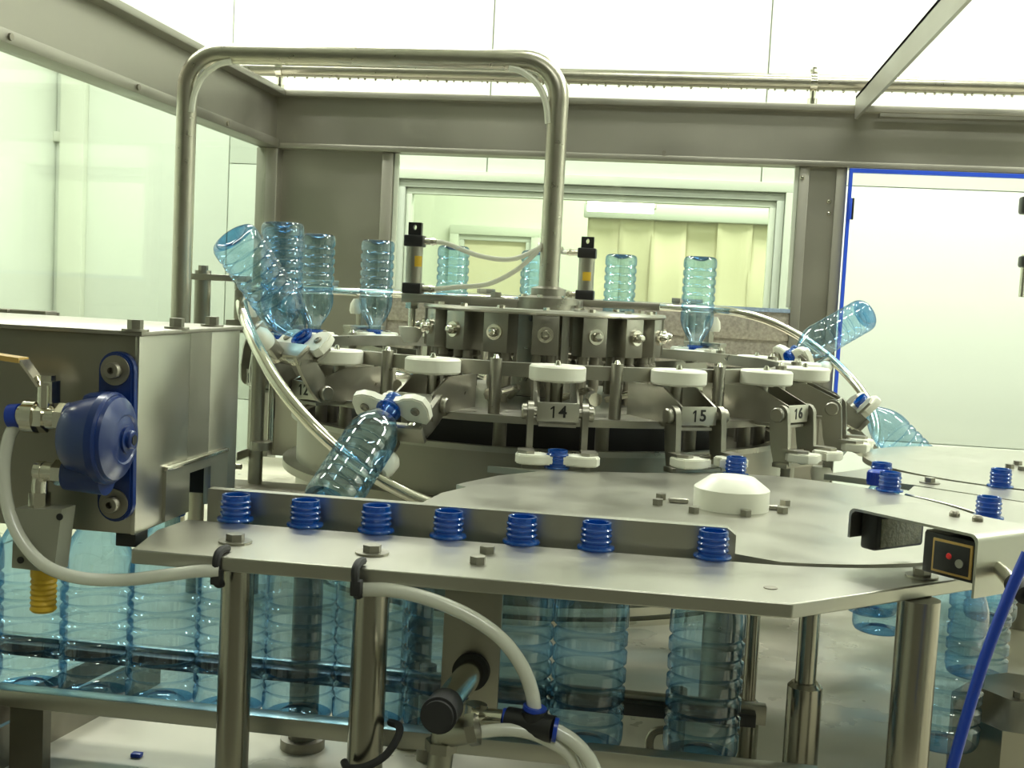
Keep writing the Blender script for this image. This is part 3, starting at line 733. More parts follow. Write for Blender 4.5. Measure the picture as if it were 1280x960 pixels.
# ------------------------------------------------------------------ infeed housing
HX = -.44; HY0 = .925; HY1 = 1.15; HT = -.050; HB = -.2165; HXL = -1.05
hs = empty('infeed_housing', (-.8, 1.03, HB), 'large brushed steel box housing over the infeed row', 'housing')
wbuild(MB().box((HXL, HY0 + .002, HB), (HX - .001, HY0 + .006, HT), .001), 'front_panel', 'steel', hs)
wbuild(MB().box((HXL, HY1 - .006, HB), (HX - .001, HY1 - .002, HT)), 'rear_panel', 'steel', hs)
o0 = px(233, 610, x=HX); o1 = px(259, 610, x=HX); oz = px(245, 587, x=HX).z
sy0, sy1 = o0.y, o1.y
mb = MB().box((HX - .004, HY0, HB), (HX, sy0, HT), .0006).box((HX - .004, sy1, HB), (HX, HY1, HT), .0006).box((HX - .004, sy0, oz), (HX, sy1, HT))
wbuild(mb, 'side_panel', 'steel_plate', hs)
lid = wbuild(MB().box((HXL, HY0 - .003, HT), (HX + .003, HY1 + .003, HT + .004), .001), 'lid', 'steel_frame', hs)
for u, v in [(169, 414), (221, 411), (265, 408)]:
    bolt_at(hs, u, v, z=HT + .004, r=.0065, h=.008, washer=.011, part=lid)
p0 = px(204, 590, x=HX).y; p1 = px(281, 570, x=HX).y; pz1 = px(204, 589, x=HX).z
mb = MB().box((HX, p0, HB + .002), (HX + .003, sy0, pz1)).box((HX, sy1, HB + .002), (HX + .003, p1, pz1)).box((HX, sy0, oz), (HX + .003, sy1, pz1))
fl = wbuild(mb, 'slot_cover', 'steel_plate', hs)
wsub(MB().box((HX, p0, pz1), (HX + .0045, p1, pz1 + .004), .001), 'weld_bead', 'chrome', hs, fl)
q = px(165, 674, y=HY0)
wbuild(MB().box((HX - .02, HY0 + .006, HB - .012), (HX - .002, HY0 + .03, HB), .001), 'foot', 'black', hs)
wbuild(MB().box((HX - .10, sy0 - .03, HB + .042), (HX - .03, HY1 - .02, HT - .03), .002), 'slot_dark_block', 'rubber', hs)  # black block added so the slot looks dark inside
wbuild(MB().box((HX - .30, HY1 - .03, HB + .002), (HX - .006, HY1 - .008, HT - .004), .002), 'slot_dark_liner', 'rubber', hs)  # added black sheet keeps the lit rear panel out of the slot
# bar lying on the deck far left, seen over the lid
yq = 1.5; q0 = px(0, 386, y=yq); q1 = px(57, 402, y=yq)
cbx = empty('side_rail', (q0.x, yq, DZ), 'grey flat rail with end stop seen above the infeed housing', 'rail')
wbuild(MB().box((q0.x - .05, yq, q1.z), (q1.x - .056, yq + .03, q0.z), .001), 'rail_bar', 'cast_steel', cbx)
wbuild(MB().cyl((q0.x - .03, yq + .015, DZ), (q0.x - .03, yq + .015, q1.z), .012), 'rail_post', 'steel', cbx)
wbuild(MB().box((q1.x - .053, yq, q1.z), (q1.x, yq + .03, q0.z), .001), 'end_stop', 'cast_steel', cbx)
wbuild(MB().box((q0.x - .02, yq + .031, q1.z + .002), (q1.x, yq + .036, q0.z - .002)), 'back_strip', 'cast_steel', cbx)
# ------------------------------------------------------------------ regulator on the housing
FY0 = HY0 + .002
rg = empty('pressure_regulator', (px(140, 550, y=FY0).x, FY0, px(140, 640, y=FY0).z), 'dark blue cast pressure regulator bolted to the steel housing', 'regulator')
eu = px(143, 463, y=FY0 - .012); el = px(141, 630, y=FY0 - .012); wr = .0155
cap_poly = [(eu.x + wr * math.cos(R(t)), eu.z + wr * math.sin(R(t))) for t in range(0, 181, 15)] + [(el.x + wr * math.cos(R(t)), el.z + wr * math.sin(R(t))) for t in range(180, 361, 15)]
mb = MB().prism(cap_poly, (0, FY0 - .010, 0), (1, 0, 0), (0, 0, 1), (0, 1, 0), .010)
bmesh.ops.recalc_face_normals(mb.bm, faces=mb.bm.faces[:])
bmesh.ops.bevel(mb.bm, geom=[e for e in mb.bm.edges if abs(e.verts[0].co.y - e.verts[1].co.y) < 1e-6], offset=.002, segments=2, affect='EDGES')
wbuild(mb, 'bracket', 'blue_paint', rg)
for e_ in (eu, el):
    c = Vector((e_.x, FY0 - .010, e_.z)); ax = Vector((0, -1, 0))
    b_ = wbuild(MB().lathe([(0, 0), (.0125, 0), (.0125, .0015), (0, .0015)], 28, Matrix.Translation(c) @ Matrix.Rotation(R(90), 4, 'X')), 'washer', 'cast_steel', rg)
    wsub(MB().lathe([(.0028, .003), (.0028, .009), (.0062, .009), (.0068, .008), (.0068, .001), (0, .001), (0, .003), (.0028, .003)], 20, Matrix.Translation(c) @ Matrix.Rotation(R(90), 4, 'X')), 'cap_screw', 'cast_steel', rg, b_)
bc = px(141, 548, y=FY0 - .042)                                    # bowl centre
MX = Matrix.Translation(bc) @ Matrix.Rotation(R(90), 4, 'Y')
wbuild(MB().lathe([(0, -.036), (.024, -.036), (.028, -.032), (.031, -.020), (.033, -.012), (.0345, -.006), (.037, -.006), (.037, 0), (.0355, .002), (.034, .002), (.033, .005), (.024, .010), (.020, .011), (.0185, .010), (.012, .012), (0, .012)], 48, MX), 'bowl', 'blue_paint', rg)
wbuild(MB().box((bc.x - .032, bc.y + .005, bc.z - .034), (bc.x - .008, FY0 - .004, bc.z + .034), .006), 'neck_block', 'blue_paint', rg)
cs = wbuild(MB().lathe([(0, .0), (.0115, 0), (.0115, .003), (.0075, .0035), (.0075, .006), (.0065, .007), (0, .007)], 20, Matrix.Translation(bc + Vector((.011, 0, 0))) @ Matrix.Rotation(R(90), 4, 'Y')), 'adjuster', 'blue_paint', rg)
wsub(MB().cyl(bc + Vector((.018, 0, 0)), bc + Vector((.0186, 0, 0)), .0045, n=6), 'adjuster_socket', 'black', rg, cs)
pu = Vector((bc.x - .034, bc.y, px(90, 524, y=bc.y).z)); pl_ = Vector((bc.x - .034, bc.y, px(90, 592, y=bc.y).z))
for q in (pu, pl_):
    wbuild(MB().cyl(q + Vector((-.004, 0, 0)), q + Vector((.03, 0, 0)), .0135, .0155, n=20), 'port', 'blue_paint', rg)
# ball valve on the upper port
def at(u, v, y): return px(u, v, y=y)
vx0 = at(36, 530, bc.y).x; zz = pu.z
bv = empty('ball_valve', (vx0, bc.y, zz), 'nickel ball valve with an ochre lever handle on the upper regulator port', 'valve')
X = pu.x - .004
segs = [(X, X - .008, .0125, 6), (X - .008, X - .018, .0095, 20), (X - .018, X - .026, .0125, 6), (X - .026, X - .036, .0135, 20), (X - .036, X - .041, .009, 20)]
for i, (a_, b_, r_, n_) in enumerate(segs):
    wbuild(MB().cyl((a_, bc.y, zz), (b_, bc.y, zz), r_, n=n_), 'valve_body' if i != 2 else 'hex_nut', 'chrome', bv)
wbuild(MB().cyl((X - .041, bc.y, zz), (X - .050, bc.y, zz - .001), .0098, n=20), 'push_fit_ring', 'blue_plastic', bv)
sx = X - .020
st = wbuild(MB().cyl((sx, bc.y, zz + .008), (sx, bc.y, zz + .026), .0068, n=16), 'stem', 'chrome', bv)
wsub(MB().cyl((sx, bc.y, zz + .026), (sx, bc.y, zz + .034), .0075, n=6), 'stem_nut', 'chrome', bv, st)
hz = zz + .028
def strap(pts, hw, t, nrm_=Vector((0, 1, 0))):
    mb = MB(); P = [Vector(p) for p in pts]; rows = []
    for i, p in enumerate(P):
        tt = (P[min(i + 1, len(P) - 1)] - P[max(i - 1, 0)]).normalized(); up = tt.cross(nrm_).normalized()
        rows.append([mb.bm.verts.new(p + nrm_ * sa * hw + up * sb * t) for sa, sb in ((-1, -1), (1, -1), (1, 1), (-1, 1))])
    for a_, b_ in zip(rows, rows[1:]):
        for k in range(4): mb.bm.faces.new((a_[k], a_[(k + 1) % 4], b_[(k + 1) % 4], b_[k]))
    mb.bm.faces.new(rows[0]); mb.bm.faces.new(list(reversed(rows[-1]))); return mb
k1 = at(52, 482, bc.y - .002); k2 = at(28, 450, bc.y - .010); k3 = at(-40, 440, bc.y - .016)
wbuild(strap([Vector((sx + .008, bc.y, hz - .016)), Vector((sx + .008, bc.y, hz + .001)), Vector((sx - .006, bc.y, hz + .001)), k1], .0065, .0011), 'lever_tab', 'chrome', bv)
wbuild(strap([k1, k2 + Vector((.001, 0, 0))], .0065, .0011), 'lever', 'chrome', bv)
wbuild(strap([k2 + Vector((.001, 0, 0)), k2, k3], .0075, .002), 'lever_grip', 'ochre', bv)
# elbow, exhaust block and silencer on the lower port
ex = empty('exhaust_block', (at(56, 740, bc.y).x, bc.y, at(56, 765, bc.y).z), 'grey exhaust valve block with yellow silencer under the regulator', 'valve')
X = pl_.x - .004; zz2 = pl_.z
ez = at(56, 634, bc.y).z; exx = at(50, 600, bc.y).x
for a_, b_, r_, n_ in [(X, X - .010, .0105, 6), (X - .010, X - .020, .0078, 20), (X - .020, X - .026, .0085, 20)]:
    wbuild(MB().cyl((a_, bc.y, zz2), (b_, bc.y, zz2), r_, n=n_), 'fitting', 'chrome', ex)
wbuild(MB().tube(smooth([(X - .026, bc.y, zz2), (exx + .004, bc.y, zz2 - .001), (exx, bc.y, zz2 - .006), (exx, bc.y, ez + .008)], 5), .0068, 14), 'elbow', 'chrome', ex)
wbuild(MB().cyl((exx, bc.y, ez), (exx, bc.y, ez + .012), .0085, n=6), 'fitting_nut', 'chrome', ex)
b0 = at(26, 636, bc.y); b1 = at(84, 742, bc.y); b2 = at(30, 740, bc.y)
mb = MB().prism([(at(27, 633, bc.y).x, at(27, 633, bc.y).z), (at(86, 634, bc.y).x, at(86, 634, bc.y).z), (at(76, 712, bc.y).x, at(76, 712, bc.y).z), (at(24, 706, bc.y).x, at(24, 706, bc.y).z)], (0, bc.y - .011, 0), (1, 0, 0), (0, 0, 1), (0, 1, 0), .022)
blkp = wbuild(mb, 'block', 'grey_paint', ex)
for u, v in [(75, 646), (26, 700)]:
    q = at(u, v, bc.y - .011); wsub(MB().cyl(q, q - Vector((0, .001, 0)), .0028, n=12), 'hole', 'black', ex, blkp)
s0 = at(55, 709, bc.y); s1_ = at(54, 764, bc.y)
sl = MB().lathe([(0, 0), (.0085, 0), (.0105, .002)] + [(.0105 - (.0012 if i % 2 else 0), .003 + i * .0022) for i in range(13)] + [(.0105, s0.z - s1_.z), (0, s0.z - s1_.z)], 22, Matrix.Translation((s1_.x, bc.y, s1_.z)))
wbuild(sl, 'silencer', 'yellow', ex)
# white air hose from the valve down to the cable tie
hp = [(vx0 + .004, bc.y, zz - .001)]
hose_px = [(17, 530), (8, 548), (2, 585), (6, 630), (22, 672), (52, 706), (95, 722), (150, 725), (205, 719), (245, 714), (271, 714)]
hpts = [Vector((X - .040, bc.y, zz - .001))] if False else []
ys = [bc.y, bc.y - .002, bc.y - .006, bc.y - .010, bc.y - .016, bc.y - .020, bc.y - .018, bc.y - .010, .872, .878, .882]
for (u, v), y in zip(hose_px, ys): hpts.append(px(u + 3, v, y=y))
ah = tag(MB().tube(smooth(hpts, 6), .0052, 14).build('air_hose', 'hose'), 'white air hose hanging from the ball valve to the front plate', 'hose')
# ------------------------------------------------------------------ cable ties on the plate edge
def tie(u0, v0, u1, v1, y, lab):
    a_ = px(u0, v0, y=y); b_ = px(u1, v1, y=y)
    e = empty('cable_tie', b_, lab, 'cable tie', 'black cable ties on the plate edge')
    loop = [a_ + Vector((0, .02, -.0)), a_ + Vector((0, .008, .001)), a_ + Vector((0, -.001, -.002)), (a_ + b_) / 2 + Vector((0, -.003, 0)), b_ + Vector((0, -.001, 0)), b_ + Vector((0, .008, -.003))]
    wbuild(MB().tube(smooth(loop, 4), .0034, 8), 'strap', 'rubber', e)
    wbuild(MB().box(b_ - Vector((.0042, .006, .001)), b_ + Vector((.0042, .003, .011)), .001), 'lock', 'rubber', e)
tie(272, 692, 272, 728, .884, 'black cable tie gripping the plate edge by the post next to the housing')
tie(445, 708, 446, 742, .876, 'black cable tie gripping the plate edge by the post with looped cable')
# looped black cable round the second post
lp = [px(u, v, y=y) for u, v, y in [(430, 952, .895), (436, 960, .888), (458, 958, .885), (482, 944, .89), (497, 922, .897), (499, 908, .91), (488, 903, .925)]]
tag(MB().tube(smooth(lp, 6), .0032, 10).build('cable_loop', 'rubber'), 'black cable looped around the round post under the plate', 'cable')
# ------------------------------------------------------------------ bottle sensor bracket under the plate
sb = empty('sensor_bracket', px(583, 890, y=.955), 'beige flat bracket under the front plate holding the barrel sensor', 'bracket')
A0 = px(556, 740, y=.955); A1 = px(622, 905, y=.955)
wbuild(MB().box((A0.x, .955, A1.z), (A1.x - .001, .960, ZP - TH), .001), 'flat_bar', 'steel', sb)
bs = px(590, 838, y=.955); be = px(553, 888, y=.835)
br = empty('barrel_sensor', be, 'chrome barrel sensor with black cap pointing forward below the plate', 'sensor')
d_ = (be - bs).normalized()
wbuild(MB().cyl(bs, bs + d_ * .008, .0155, n=28), 'clamp_ring', 'rubber', br)
wbuild(MB().cyl(bs, be, .0112, n=28), 'barrel', 'chrome', br)
wbuild(MB().cyl(be - d_ * .012, be + d_ * .014, .0135, n=28).cyl(be + d_ * .014, be + d_ * .018, .0115, n=28), 'cap', 'rubber', br)
fz = px(552, 925, y=.86)
fit = empty('hose_fitting', fz, 'brass and steel hose fittings hanging below the barrel sensor', 'fitting')
top = px(556, 905, y=.86); bot = px(547, 975, y=.86)
wbuild(MB().cyl(top, bot, .0095, n=20).cyl(px(552, 925, y=.86), px(551, 938, y=.86), .0125, n=6), 'down_pipe', 'steel', fit)
wbuild(MB().cyl(px(556, 918, y=.86), px(592, 912, y=.85), .010, n=20).cyl(px(585, 913, y=.85), px(597, 911, y=.85), .0125, n=6), 'branch', 'steel', fit)
wbuild(MB().cyl(px(596, 880, y=.90), px(590, 920, y=.90), .0085, n=16), 'riser', 'steel', fit)
te = empty('tee_connector', px(668, 905, y=.875), 'black push-in tee connector with blue rings joining white hoses', 'connector')
c0 = px(592, 896, y=.885); c1 = px(630, 900, y=.88); c2 = px(697, 913, y=.872)
wbuild(MB().cyl(c0, c1, .0078, n=18).cyl(px(600, 897, y=.884), px(608, 898, y=.884), .0098, n=6), 'nickel_stub', 'chrome', te)
wbuild(MB().cyl(c1, px(634, 900, y=.88), .0092, n=18), 'blue_ring', 'blue_plastic', te)
wbuild(MB().cyl(px(692, 912, y=.872), c2, .0092, n=18), 'blue_ring', 'blue_plastic', te)
wbuild(MB().cyl(px(634, 900, y=.88), px(692, 912, y=.872), .0105, n=18).cyl(px(668, 905, y=.876), px(668, 888, y=.876), .0102, n=18), 'tee_body', 'black', te)
wbuild(MB().cyl(px(668, 888, y=.876), px(669, 883, y=.876), .0092, n=18), 'blue_ring', 'blue_plastic', te)
def hose(pts, r, lab):
    return tag(MB().tube(smooth([px(u, v, y=y) for u, v, y in pts], 6), r, 14).build('air_hose', 'hose'), lab, 'hose')
hose([(450, 737, .885), (490, 738, .882), (540, 750, .878), (590, 772, .875), (628, 800, .874), (652, 832, .875), (664, 862, .876), (668, 885, .876)], .0056, 'white air hose curving from the tied post down to the black tee')
hose([(695, 913, .872), (716, 926, .870), (736, 948, .868), (748, 975, .866)], .0056, 'white air hose leaving the black tee downward')
hose([(594, 916, .866), (630, 912, .868), (662, 916, .870), (690, 928, .872), (712, 944, .873), (726, 975, .874)], .0050, 'white air hose arching from the steel branch fitting under the tee')
# ------------------------------------------------------------------ photo sensor on the right
ZS = ZP + .050
k = [px(1062, 634, z=ZS), px(1116, 624, z=ZS), px(1271, 654, z=ZS), px(1226, 672, z=ZS)]
ps = empty('photo_sensor', Vector(((k[2].x + k[3].x) / 2, (k[2].y + k[3].y) / 2, ZP)), 'photo sensor on a bent steel strap standing on the plate corner', 'sensor')
ux = ((k[3] - k[0]) + (k[2] - k[1])).normalized(); uy = Vector((-ux.y, ux.x, 0)); wd = ((k[1] - k[0]).dot(uy) + (k[2] - k[3]).dot(uy)) / 2
O = k[0]; Ls = ((k[3] - k[0]).dot(ux) + (k[2] - k[1]).dot(ux)) / 2
MS = Matrix.Translation((O.x, O.y, 0)) @ Matrix.Rotation(math.atan2(ux.y, ux.x), 4, 'Z')
def sbox(a_, b_, bev=0): return MB().box(a_, b_, bev, MS)
prof = [(0, ZS - .026)] + [(.006 - .006 * math.cos(R(t)), ZS - .006 + .006 * math.sin(R(t))) for t in range(0, 91, 18)] + \
       [(Ls - .006 + .006 * math.sin(R(t)), ZS - .006 + .006 * math.cos(R(t))) for t in range(0, 91, 18)] + [(Ls, ZP)]
inner = [(a_ + (.0022 if i < len(prof) / 2 else -.0022), z_ - (.0022 if 0 < i < len(prof) - 1 else 0)) for i, (a_, z_) in enumerate(prof)]
mb = MB().prism(prof + list(reversed(inner)), (0, 0, 0), (1, 0, 0), (0, 0, 1), (0, 1, 0), wd)
bmesh.ops.transform(mb.bm, matrix=MS, verts=mb.bm.verts[:])
wbuild(mb, 'strap', 'steel_plate', ps)
for u, v in [(1193, 645), (1222, 651)]:
    q = px(u, v, z=ZS); wbuild(MB().lathe([(0, .005), (.003, .0045), (.0045, .0025), (.0045, 0), (0, 0)], 14, Matrix.Translation(q)), 'screw', 'cast_steel', ps)
rf = wbuild(sbox((.003, wd * .15, ZS - .036), (.020, wd * .95, ZS - .004), .003), 'reflector_housing', 'black', ps)
wsub(sbox((.0200, wd * .22, ZS - .033), (.0212, wd * .88, ZS - .008), .0004), 'reflector_face', 'reflector', ps, rf)
sn = wbuild(sbox((Ls - .052, .004, ZP + .010), (Ls - .003, wd * .8, ZS - .006), .002), 'sensor_body', 'black', ps)
wsub(sbox((Ls - .042, .0026, ZP + .013), (Ls - .006, .0042, ZS - .010), .0003), 'label_border', 'ochre', ps, sn)
wsub(sbox((Ls - .040, .0018, ZP + .0150), (Ls - .008, .0030, ZS - .012), .0003), 'sensor_panel', 'black', ps, sn)
c = MS @ Vector((Ls - .026, .0018, ZP + .028))
wsub(MB().lathe([(0, .0015), (.002, .001), (.0026, 0)], 12, Matrix.Translation(c) @ Matrix.Rotation(math.atan2(ux.y, ux.x), 4, 'Z') @ Matrix.Rotation(R(90), 4, 'X')), 'indicator_led', 'led_red', ps, sn)
c = MS @ Vector((Ls - .016, .0018, ZP + .024))
wsub(MB().lathe([(0, .001), (.0035, .001), (.0035, 0)], 14, Matrix.Translation(c) @ Matrix.Rotation(math.atan2(ux.y, ux.x), 4, 'Z') @ Matrix.Rotation(R(90), 4, 'X')), 'adjusting_screw', 'grey_paint', ps, sn)
wsub(sbox((Ls - .052, .006, ZS - .012), (Ls - .030, wd * .6, ZS - .0055), .001), 'sensor_top', 'grey_paint', ps, sn)
c0 = MS @ Vector((Ls, wd * .35, ZP + .022)); c1 = MS @ Vector((Ls + .022, wd * .2, ZP + .016))
wbuild(MB().cyl(c0, c1, .0052, .0068, n=18), 'plug_nut', 'chrome', ps)
c2 = c1 + (c1 - c0).normalized() * .02
wbuild(MB().cyl(c1, c2, .0078, n=18), 'plug', 'rubber', ps)
cb = tag(MB().tube(smooth([c2, c2 + Vector((.02, -.01, -.02)), c2 + Vector((.03, -.02, -.09)), c2 + Vector((.02, -.03, -.2))], 6), .004, 10).build('sensor_cable', 'rubber'), 'black cable hanging from the photo sensor plug', 'cable')
bl = [px(1284, 692, y=.905), px(1262, 742, y=.90), px(1232, 820, y=.895), px(1207, 900, y=.89), px(1186, 975, y=.885)]
tag(MB().tube(smooth(bl, 6), .0043, 14).build('blue_hose', 'blue_plastic'), 'straight bright blue air hose slanting down past the thick post', 'hose')
# round machine block standing on the deck at the right
q = px(1262, 905, y=1.16)
gb = empty('gear_housing', (q.x, 1.16, DZ - .06), 'grey sloping-edged machine block below the blue hose', 'housing')
zt_ = px(1250, 862, y=1.16).z
wbuild(MB().lathe([(0, DZ), (.075, DZ), (.075, zt_ - .022), (.055, zt_ - .004), (.05, zt_), (0, zt_)], 8, Matrix.Translation((q.x + .02, 1.17, 0)) @ Matrix.Rotation(R(12), 4, 'Z')), 'block', 'steel', gb)
for dx, dy in [(-.02, -.03), (.03, -.04)]:
    hx = hexhead(MB(), (q.x + .02 + dx, 1.17 + dy, zt_), .005, .006); wbuild(hx, 'bolt', 'cast_steel', gb)
# ------------------------------------------------------------------ bent water pipe
PY = C.y
pp = empty('bent_water_pipe', (C.x, PY, DZ), 'thick bent steel water pipe arching from the turret hub over to the housing side', 'pipe')
tr = px(690, 74, y=PY); tl = px(242, 74, y=PY); bh = px(684, 366, y=PY)
xr = bh.x + .002; zt = (px(640, 72, y=PY).z + px(290, 71, y=PY).z) / 2; xl = px(230, 250, y=PY).x
rb = .062; path = [Vector((xr, PY, bh.z - .02)), Vector((xr, PY, zt - rb))]
path += [Vector((xr - rb + rb * math.cos(R(t)), PY, zt - rb + rb * math.sin(R(t)))) for t in range(10, 91, 10)]
path += [Vector((xl + rb, PY, zt))] + [Vector((xl + rb + rb * math.cos(R(t)), PY, zt - rb + rb * math.sin(R(t)))) for t in range(100, 181, 10)]
path += [Vector((xl, PY, DZ))]
fine = []
for a_, b_ in zip(path, path[1:]):
    n_ = max(1, int((b_ - a_).length / .05)); fine += [a_.lerp(b_, i / n_) for i in range(n_)]
fine.append(path[-1])
wbuild(MB().tube(fine, .0175, 28), 'pipe', 'pipe_steel', pp)
wbuild(MB().lathe([(0, -.014), (.052, -.014), (.052, -.004), (.03, .0), (.03, .012), (.018, .016), (0, .016)], 36, Matrix.Translation((xr, PY, bh.z - .005))), 'rotary_joint', 'steel_head', pp)
hx = MB()
for t in range(6): hexhead(hx, (xr + .042 * math.cos(t * PI / 3 + .3), PY + .042 * math.sin(t * PI / 3 + .3), bh.z - .009), .0055, .005)
wbuild(hx, 'flange_bolts', 'chrome', pp)
# white hoses that cut the inside of the two bends
for s, xx in ((1, xr), (-1, xl)):
    pts_ = [Vector((xx - s * .014, PY - .012, zt - .105)), Vector((xx - s * .020, PY - .013, zt - .070)), Vector((xx - s * .036, PY - .013, zt - .040)), Vector((xx - s * .062, PY - .013, zt - .021)), Vector((xx - s * .085, PY - .012, zt - .015))]
    wbuild(MB().tube(smooth(pts_, 5), .0055, 10), 'inside_hose', 'nylon', pp)
# ------------------------------------------------------------------ air cylinders on the hub arms
zb_ = px(560, 380, y=PY).z; zb1 = px(560, 369, y=PY).z
xa = px(505, 375, y=PY).x
ha = empty('hub_arm', (C.x, PY, zb_), 'flat steel bar carrying the air cylinder left of the hub', 'arm')
wbuild(MB().box((xa, PY - .022, zb_), (xr - .03, PY + .022, zb1), .0015), 'bar', 'steel_head', ha)
q = px(620, 367, y=PY); wbuild(hexhead(MB(), (q.x, PY, zb1), .010, .008, washer=.015), 'bolt', 'steel_head', ha)
yb = PY + .14
za = px(760, 385, y=yb).z; zc = px(760, 376, y=yb).z; xb0 = px(722, 380, y=yb).x; xb1 = px(860, 380, y=yb).x
ha2 = empty('hub_arm', (xb0, yb, za), 'flat steel bar carrying the air cylinder right of the bent pipe', 'arm')
wbuild(MB().box((xb0 - .03, yb - .02, za), (xb1 - .05, yb + .02, zc), .0015), 'bar', 'steel_head', ha2)
wbuild(MB().box((xb0 - .028, PY + .03, za - .002), (xb0 + .012, yb - .02, zc - .002), .0015), 'root_bar', 'steel_head', ha2)
def actuator(u, vt, vb, y, zbase, s, label):
    q = px(u, vb, y=y); zt_ = px(u, vt, y=y).z; H = zt_ - zbase
    e = empty('air_cylinder', (q.x, y, zbase), label, 'air cylinder', 'air cylinders on the turret hub')
    T = lambda a_, b_, bev=.001: MB().box(a_, b_, bev)
    w_ = .0165
    MB().box((-w_, -w_, 0), (w_, w_, H * .15), .002).build('end_cap', 'black', e)
    MB().lathe([(0, H * .15), (.0145, H * .15), (.0145, H * .66), (0, H * .66)], 28).build('barrel', 'grey_paint' if False else 'steel', e)
    lb = MB(); n_ = 8
    ring_ = []
    for i in range(n_ + 1):
        t = R(-75 if s > 0 else -110) + R(60) * i / n_
        ring_.append((.0150 * math.cos(t), .0150 * math.sin(t)))
    z0_, z1_ = (H * .30, H * .44) if s < 0 else (H * .38, H * .53)
    vsr = [[lb.bm.verts.new((x_, y_, z_)) for x_, y_ in ring_] for z_ in (z0_, z1_)]
    for i in range(n_): lb.bm.faces.new((vsr[0][i], vsr[0][i + 1], vsr[1][i + 1], vsr[1][i]))
    lb.build('label', 'yellow', e)
    MB().box((-w_, -w_, H * .66), (w_, w_, H * .82), .002).build('end_cap', 'black', e)
    # clevis lug with eye
    lug = MB(); poly = [(-.0115, 0), (.0115, 0), (.0115, H * .18), (-.0115, H * .18)]
    ey_ = H * .11; n_ = 16
    o_ = [(.0115 * max(-1, min(1, 1.4 * math.cos(2 * PI * i / n_))), max(0, min(H * .18, ey_ + H * .13 * 1.4 * math.sin(2 * PI * i / n_)))) for i in range(n_)]
    i_ = [(.0032 * math.cos(2 * PI * i / n_), ey_ + .0045 * math.sin(2 * PI * i / n_)) for i in range(n_)]
    V = {}
    for nm, loop in (('o', o_), ('i', i_)):
        for sy in (-.006, .006): V[nm, sy] = [lug.bm.verts.new((a_, sy, H * .82 + b_)) for a_, b_ in loop]
    for i in range(n_):
        j = (i + 1) % n_
        for sy in (-.006, .006): lug.bm.faces.new((V['o', sy][i], V['o', sy][j], V['i', sy][j], V['i', sy][i]))
        for nm in 'oi': lug.bm.faces.new((V[nm, -.006][i], V[nm, -.006][j], V[nm, .006][j], V[nm, .006][i]))
    bmesh.ops.remove_doubles(lug.bm, verts=lug.bm.verts[:], dist=1e-6)
    lug.build('clevis_lug', 'black', e)
    for z_ in (H * .075, H * .74):
        MB().cyl((s * w_, 0, z_), (s * (w_ + .012), 0, z_), .0055, n=16).cyl((s * (w_ + .012), 0, z_), (s * (w_ + .017), 0, z_), .0068, n=6).cyl((s * (w_ + .017), 0, z_), (s * (w_ + .022), 0, z_), .005, n=16).build('hose_fitting', 'chrome', e)
    return e, q.x, H
e1, x1_, H1 = actuator(516, 278, 368, PY, zb1, 1, 'black and grey air cylinder on the bar left of the bent pipe')
MB().cyl((0, 0, -.012), (0, 0, -.060), .0062, n=14).cyl((0, 0, -.016), (0, 0, -.026), .0125, n=6).build('piston_rod', 'chrome', e1)
MB().lathe([(0, -.085), (.012, -.085), (.020, -.070), (.022, -.058), (0, -.058)], 24).build('rod_cup', 'nylon', e1)
e2, x2_, H2 = actuator(731, 296, 374, yb, zc, -1, 'black and grey air cylinder on the bar right of the bent pipe')
def airline(pts, lab): return tag(MB().tube(smooth(pts, 6), .0042, 10).build('air_line', 'hose'), lab, 'hose')
fx = x1_ + .038
za1 = zb1 + H1 * .74; za0 = zb1 + H1 * .075
airline([Vector((fx, PY, za1)), px(560, 305, y=PY - .004), px(600, 320, y=PY - .008), px(640, 324, y=PY - .012), px(672, 311, y=PY - .012), Vector((xr - .018, PY - .004, za1 + .004))], 'thin white air line from the top of the left air cylinder to the pipe')
airline([Vector((fx, PY, za0)), px(570, 359, y=PY - .004), px(610, 355, y=PY - .008), px(645, 338, y=PY - .012), px(670, 316, y=PY - .012), Vector((xr - .018, PY - .006, za1 - .004))], 'thin white air line from the foot of the left air cylinder to the pipe')
airline([Vector((x2_ - .038, yb, zc + H2 * .74)), px(700, 314, y=yb - .03), Vector((xr + .018, PY + .004, za1 - .002))], 'short white air line from the right air cylinder to the pipe')
# ------------------------------------------------------------------ rail supports and brackets left and back of the turret
def rail_clamp(a_, lab):
    p = rail_point(a_, phi_of(a_)); er = Vector((math.sin(R(a_)), -math.cos(R(a_)), 0)); q = p + er * .07
    e = empty('rail_support', (q.x, q.y, DZ), lab, 'rail support', 'posts holding the chrome guide rail')
    wbuild(MB().cyl((q.x, q.y, DZ), (q.x, q.y, p.z + .02), .011, n=18), 'post', 'steel_frame', e)
    rz = math.atan2(er.y, er.x); Mx = Matrix.Translation((q.x, q.y, p.z)) @ Matrix.Rotation(rz, 4, 'Z')
    wbuild(MB().box((-.075, -.010, .010), (.035, .010, .020), .001, Mx), 'cross_bar', 'steel_frame', e)
    wbuild(MB().box((-.075, -.008, -.006), (-.060, .008, .010), .001, Mx), 'clamp_block', 'steel_frame', e)
for a_, lab in [(-206, 'slim post holding the chrome rail behind the turret near the back post'), (-160, 'slim post holding the chrome rail behind the turret hub'), (-118, 'slim post holding the chrome rail in front of the steel panel'), ]:
    rail_clamp(a_, lab)
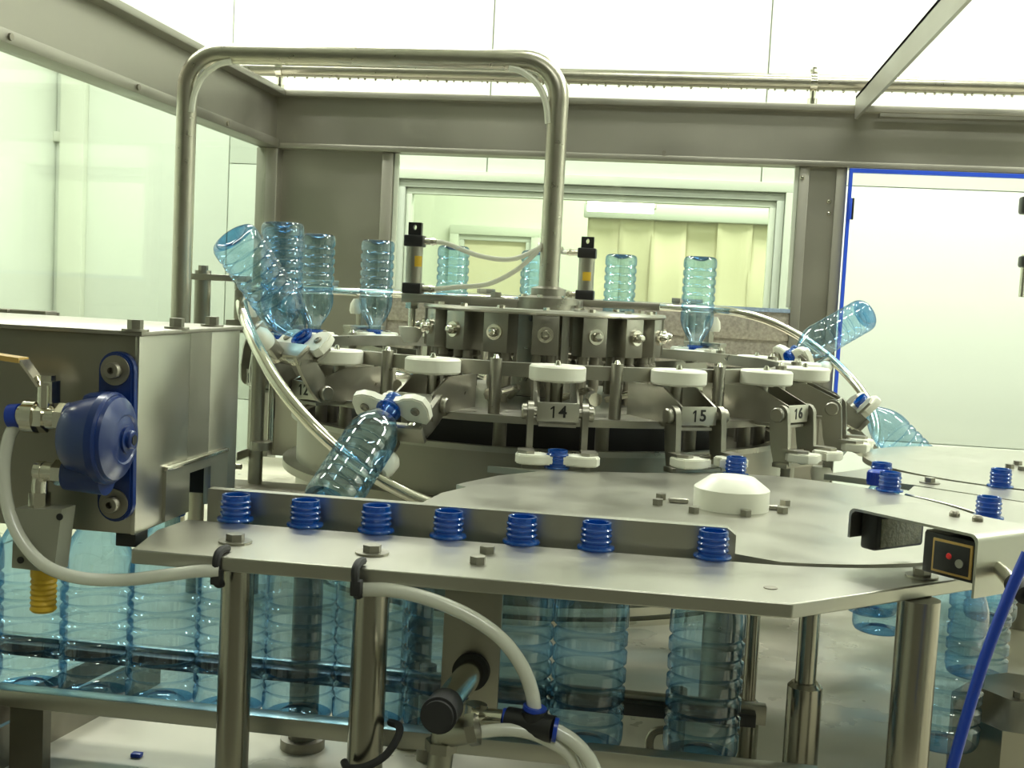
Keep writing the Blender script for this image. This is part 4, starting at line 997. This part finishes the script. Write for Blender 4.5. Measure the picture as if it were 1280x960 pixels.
# bracket stand left of the turret, behind the housing
yk = 1.62
q0 = px(254, 338, y=yk); qd = px(254, 420, y=yk)
stn = empty('rail_stand', (q0.x, yk, DZ), 'round steel stand with a cross arm rising behind the infeed housing', 'stand')
wbuild(MB().cyl((q0.x, yk, DZ), (q0.x, yk, q0.z), .0115, n=20), 'post', 'steel', stn)
ab = px(243, 346, y=yk); ac = px(312, 341, y=yk)
wbuild(MB().box((ab.x, yk - .012, ab.z - .004), (ac.x, yk + .012, ab.z + .005), .001), 'cross_arm', 'steel_frame', stn)
wbuild(MB().cyl((q0.x, yk, q0.z), (q0.x, yk, q0.z + .007), .007, n=6), 'bolt', 'steel_head', stn)
hk = px(302, 400, y=yk); hk0 = px(302, 362, y=yk)
wbuild(MB().box((hk.x - .010, yk - .008, hk.z), (hk.x + .006, yk + .010, hk0.z), .003).cyl((hk.x - .006, yk, hk0.z), (hk.x - .006, yk, ab.z), .006, n=12), 'hanger', 'steel_plate', stn)
wbuild(MB().box((hk.x - .02, yk - .01, hk.z - .018), (hk.x + .012, yk + .012, hk.z), .001), 'hanger_block', 'steel_head', stn)
# second stand beside the drum
yk = 1.64
q0 = px(323, 470, y=yk); qb = px(323, 562, y=yk)
st2 = empty('drum_stand', (q0.x, yk, DZ), 'short steel column with base shelf beside the turret drum', 'stand')
wbuild(MB().cyl((q0.x, yk, DZ), (q0.x, yk, q0.z + .03), .0105, n=18), 'column', 'steel', st2)
wbuild(MB().cyl((q0.x + .018, yk + .01, qb.z), (q0.x + .018, yk + .01, q0.z + .03), .005, n=12), 'rod', 'chrome', st2)
wbuild(MB().lathe([(0, 0), (.016, 0), (.016, .012), (.012, .014), (0, .014)], 18, Matrix.Translation((q0.x + .008, yk, qb.z))), 'collar', 'steel_head', st2)
sa = px(306, 562, y=yk); sb_ = px(374, 577, y=yk)
wbuild(MB().box((sa.x, yk - .03, sb_.z), (C.x - .385, yk + .05, sa.z), .001), 'shelf', 'steel_frame', st2)
ta = px(297, 602, y=yk); tb = px(420, 616, y=yk)
wbuild(MB().box((ta.x - .1, yk - .05, tb.z), (C.x - .27, yk + .02, ta.z), .001), 'lower_shelf', 'cast_steel', st2)
wbuild(MB().cyl((sa.x - .05, yk - .01, sb_.z - .012), (C.x - .385, yk - .01, sb_.z - .012), .004, n=10), 'cross_rod', 'steel', st2)
bq = px(338, 440, y=yk);
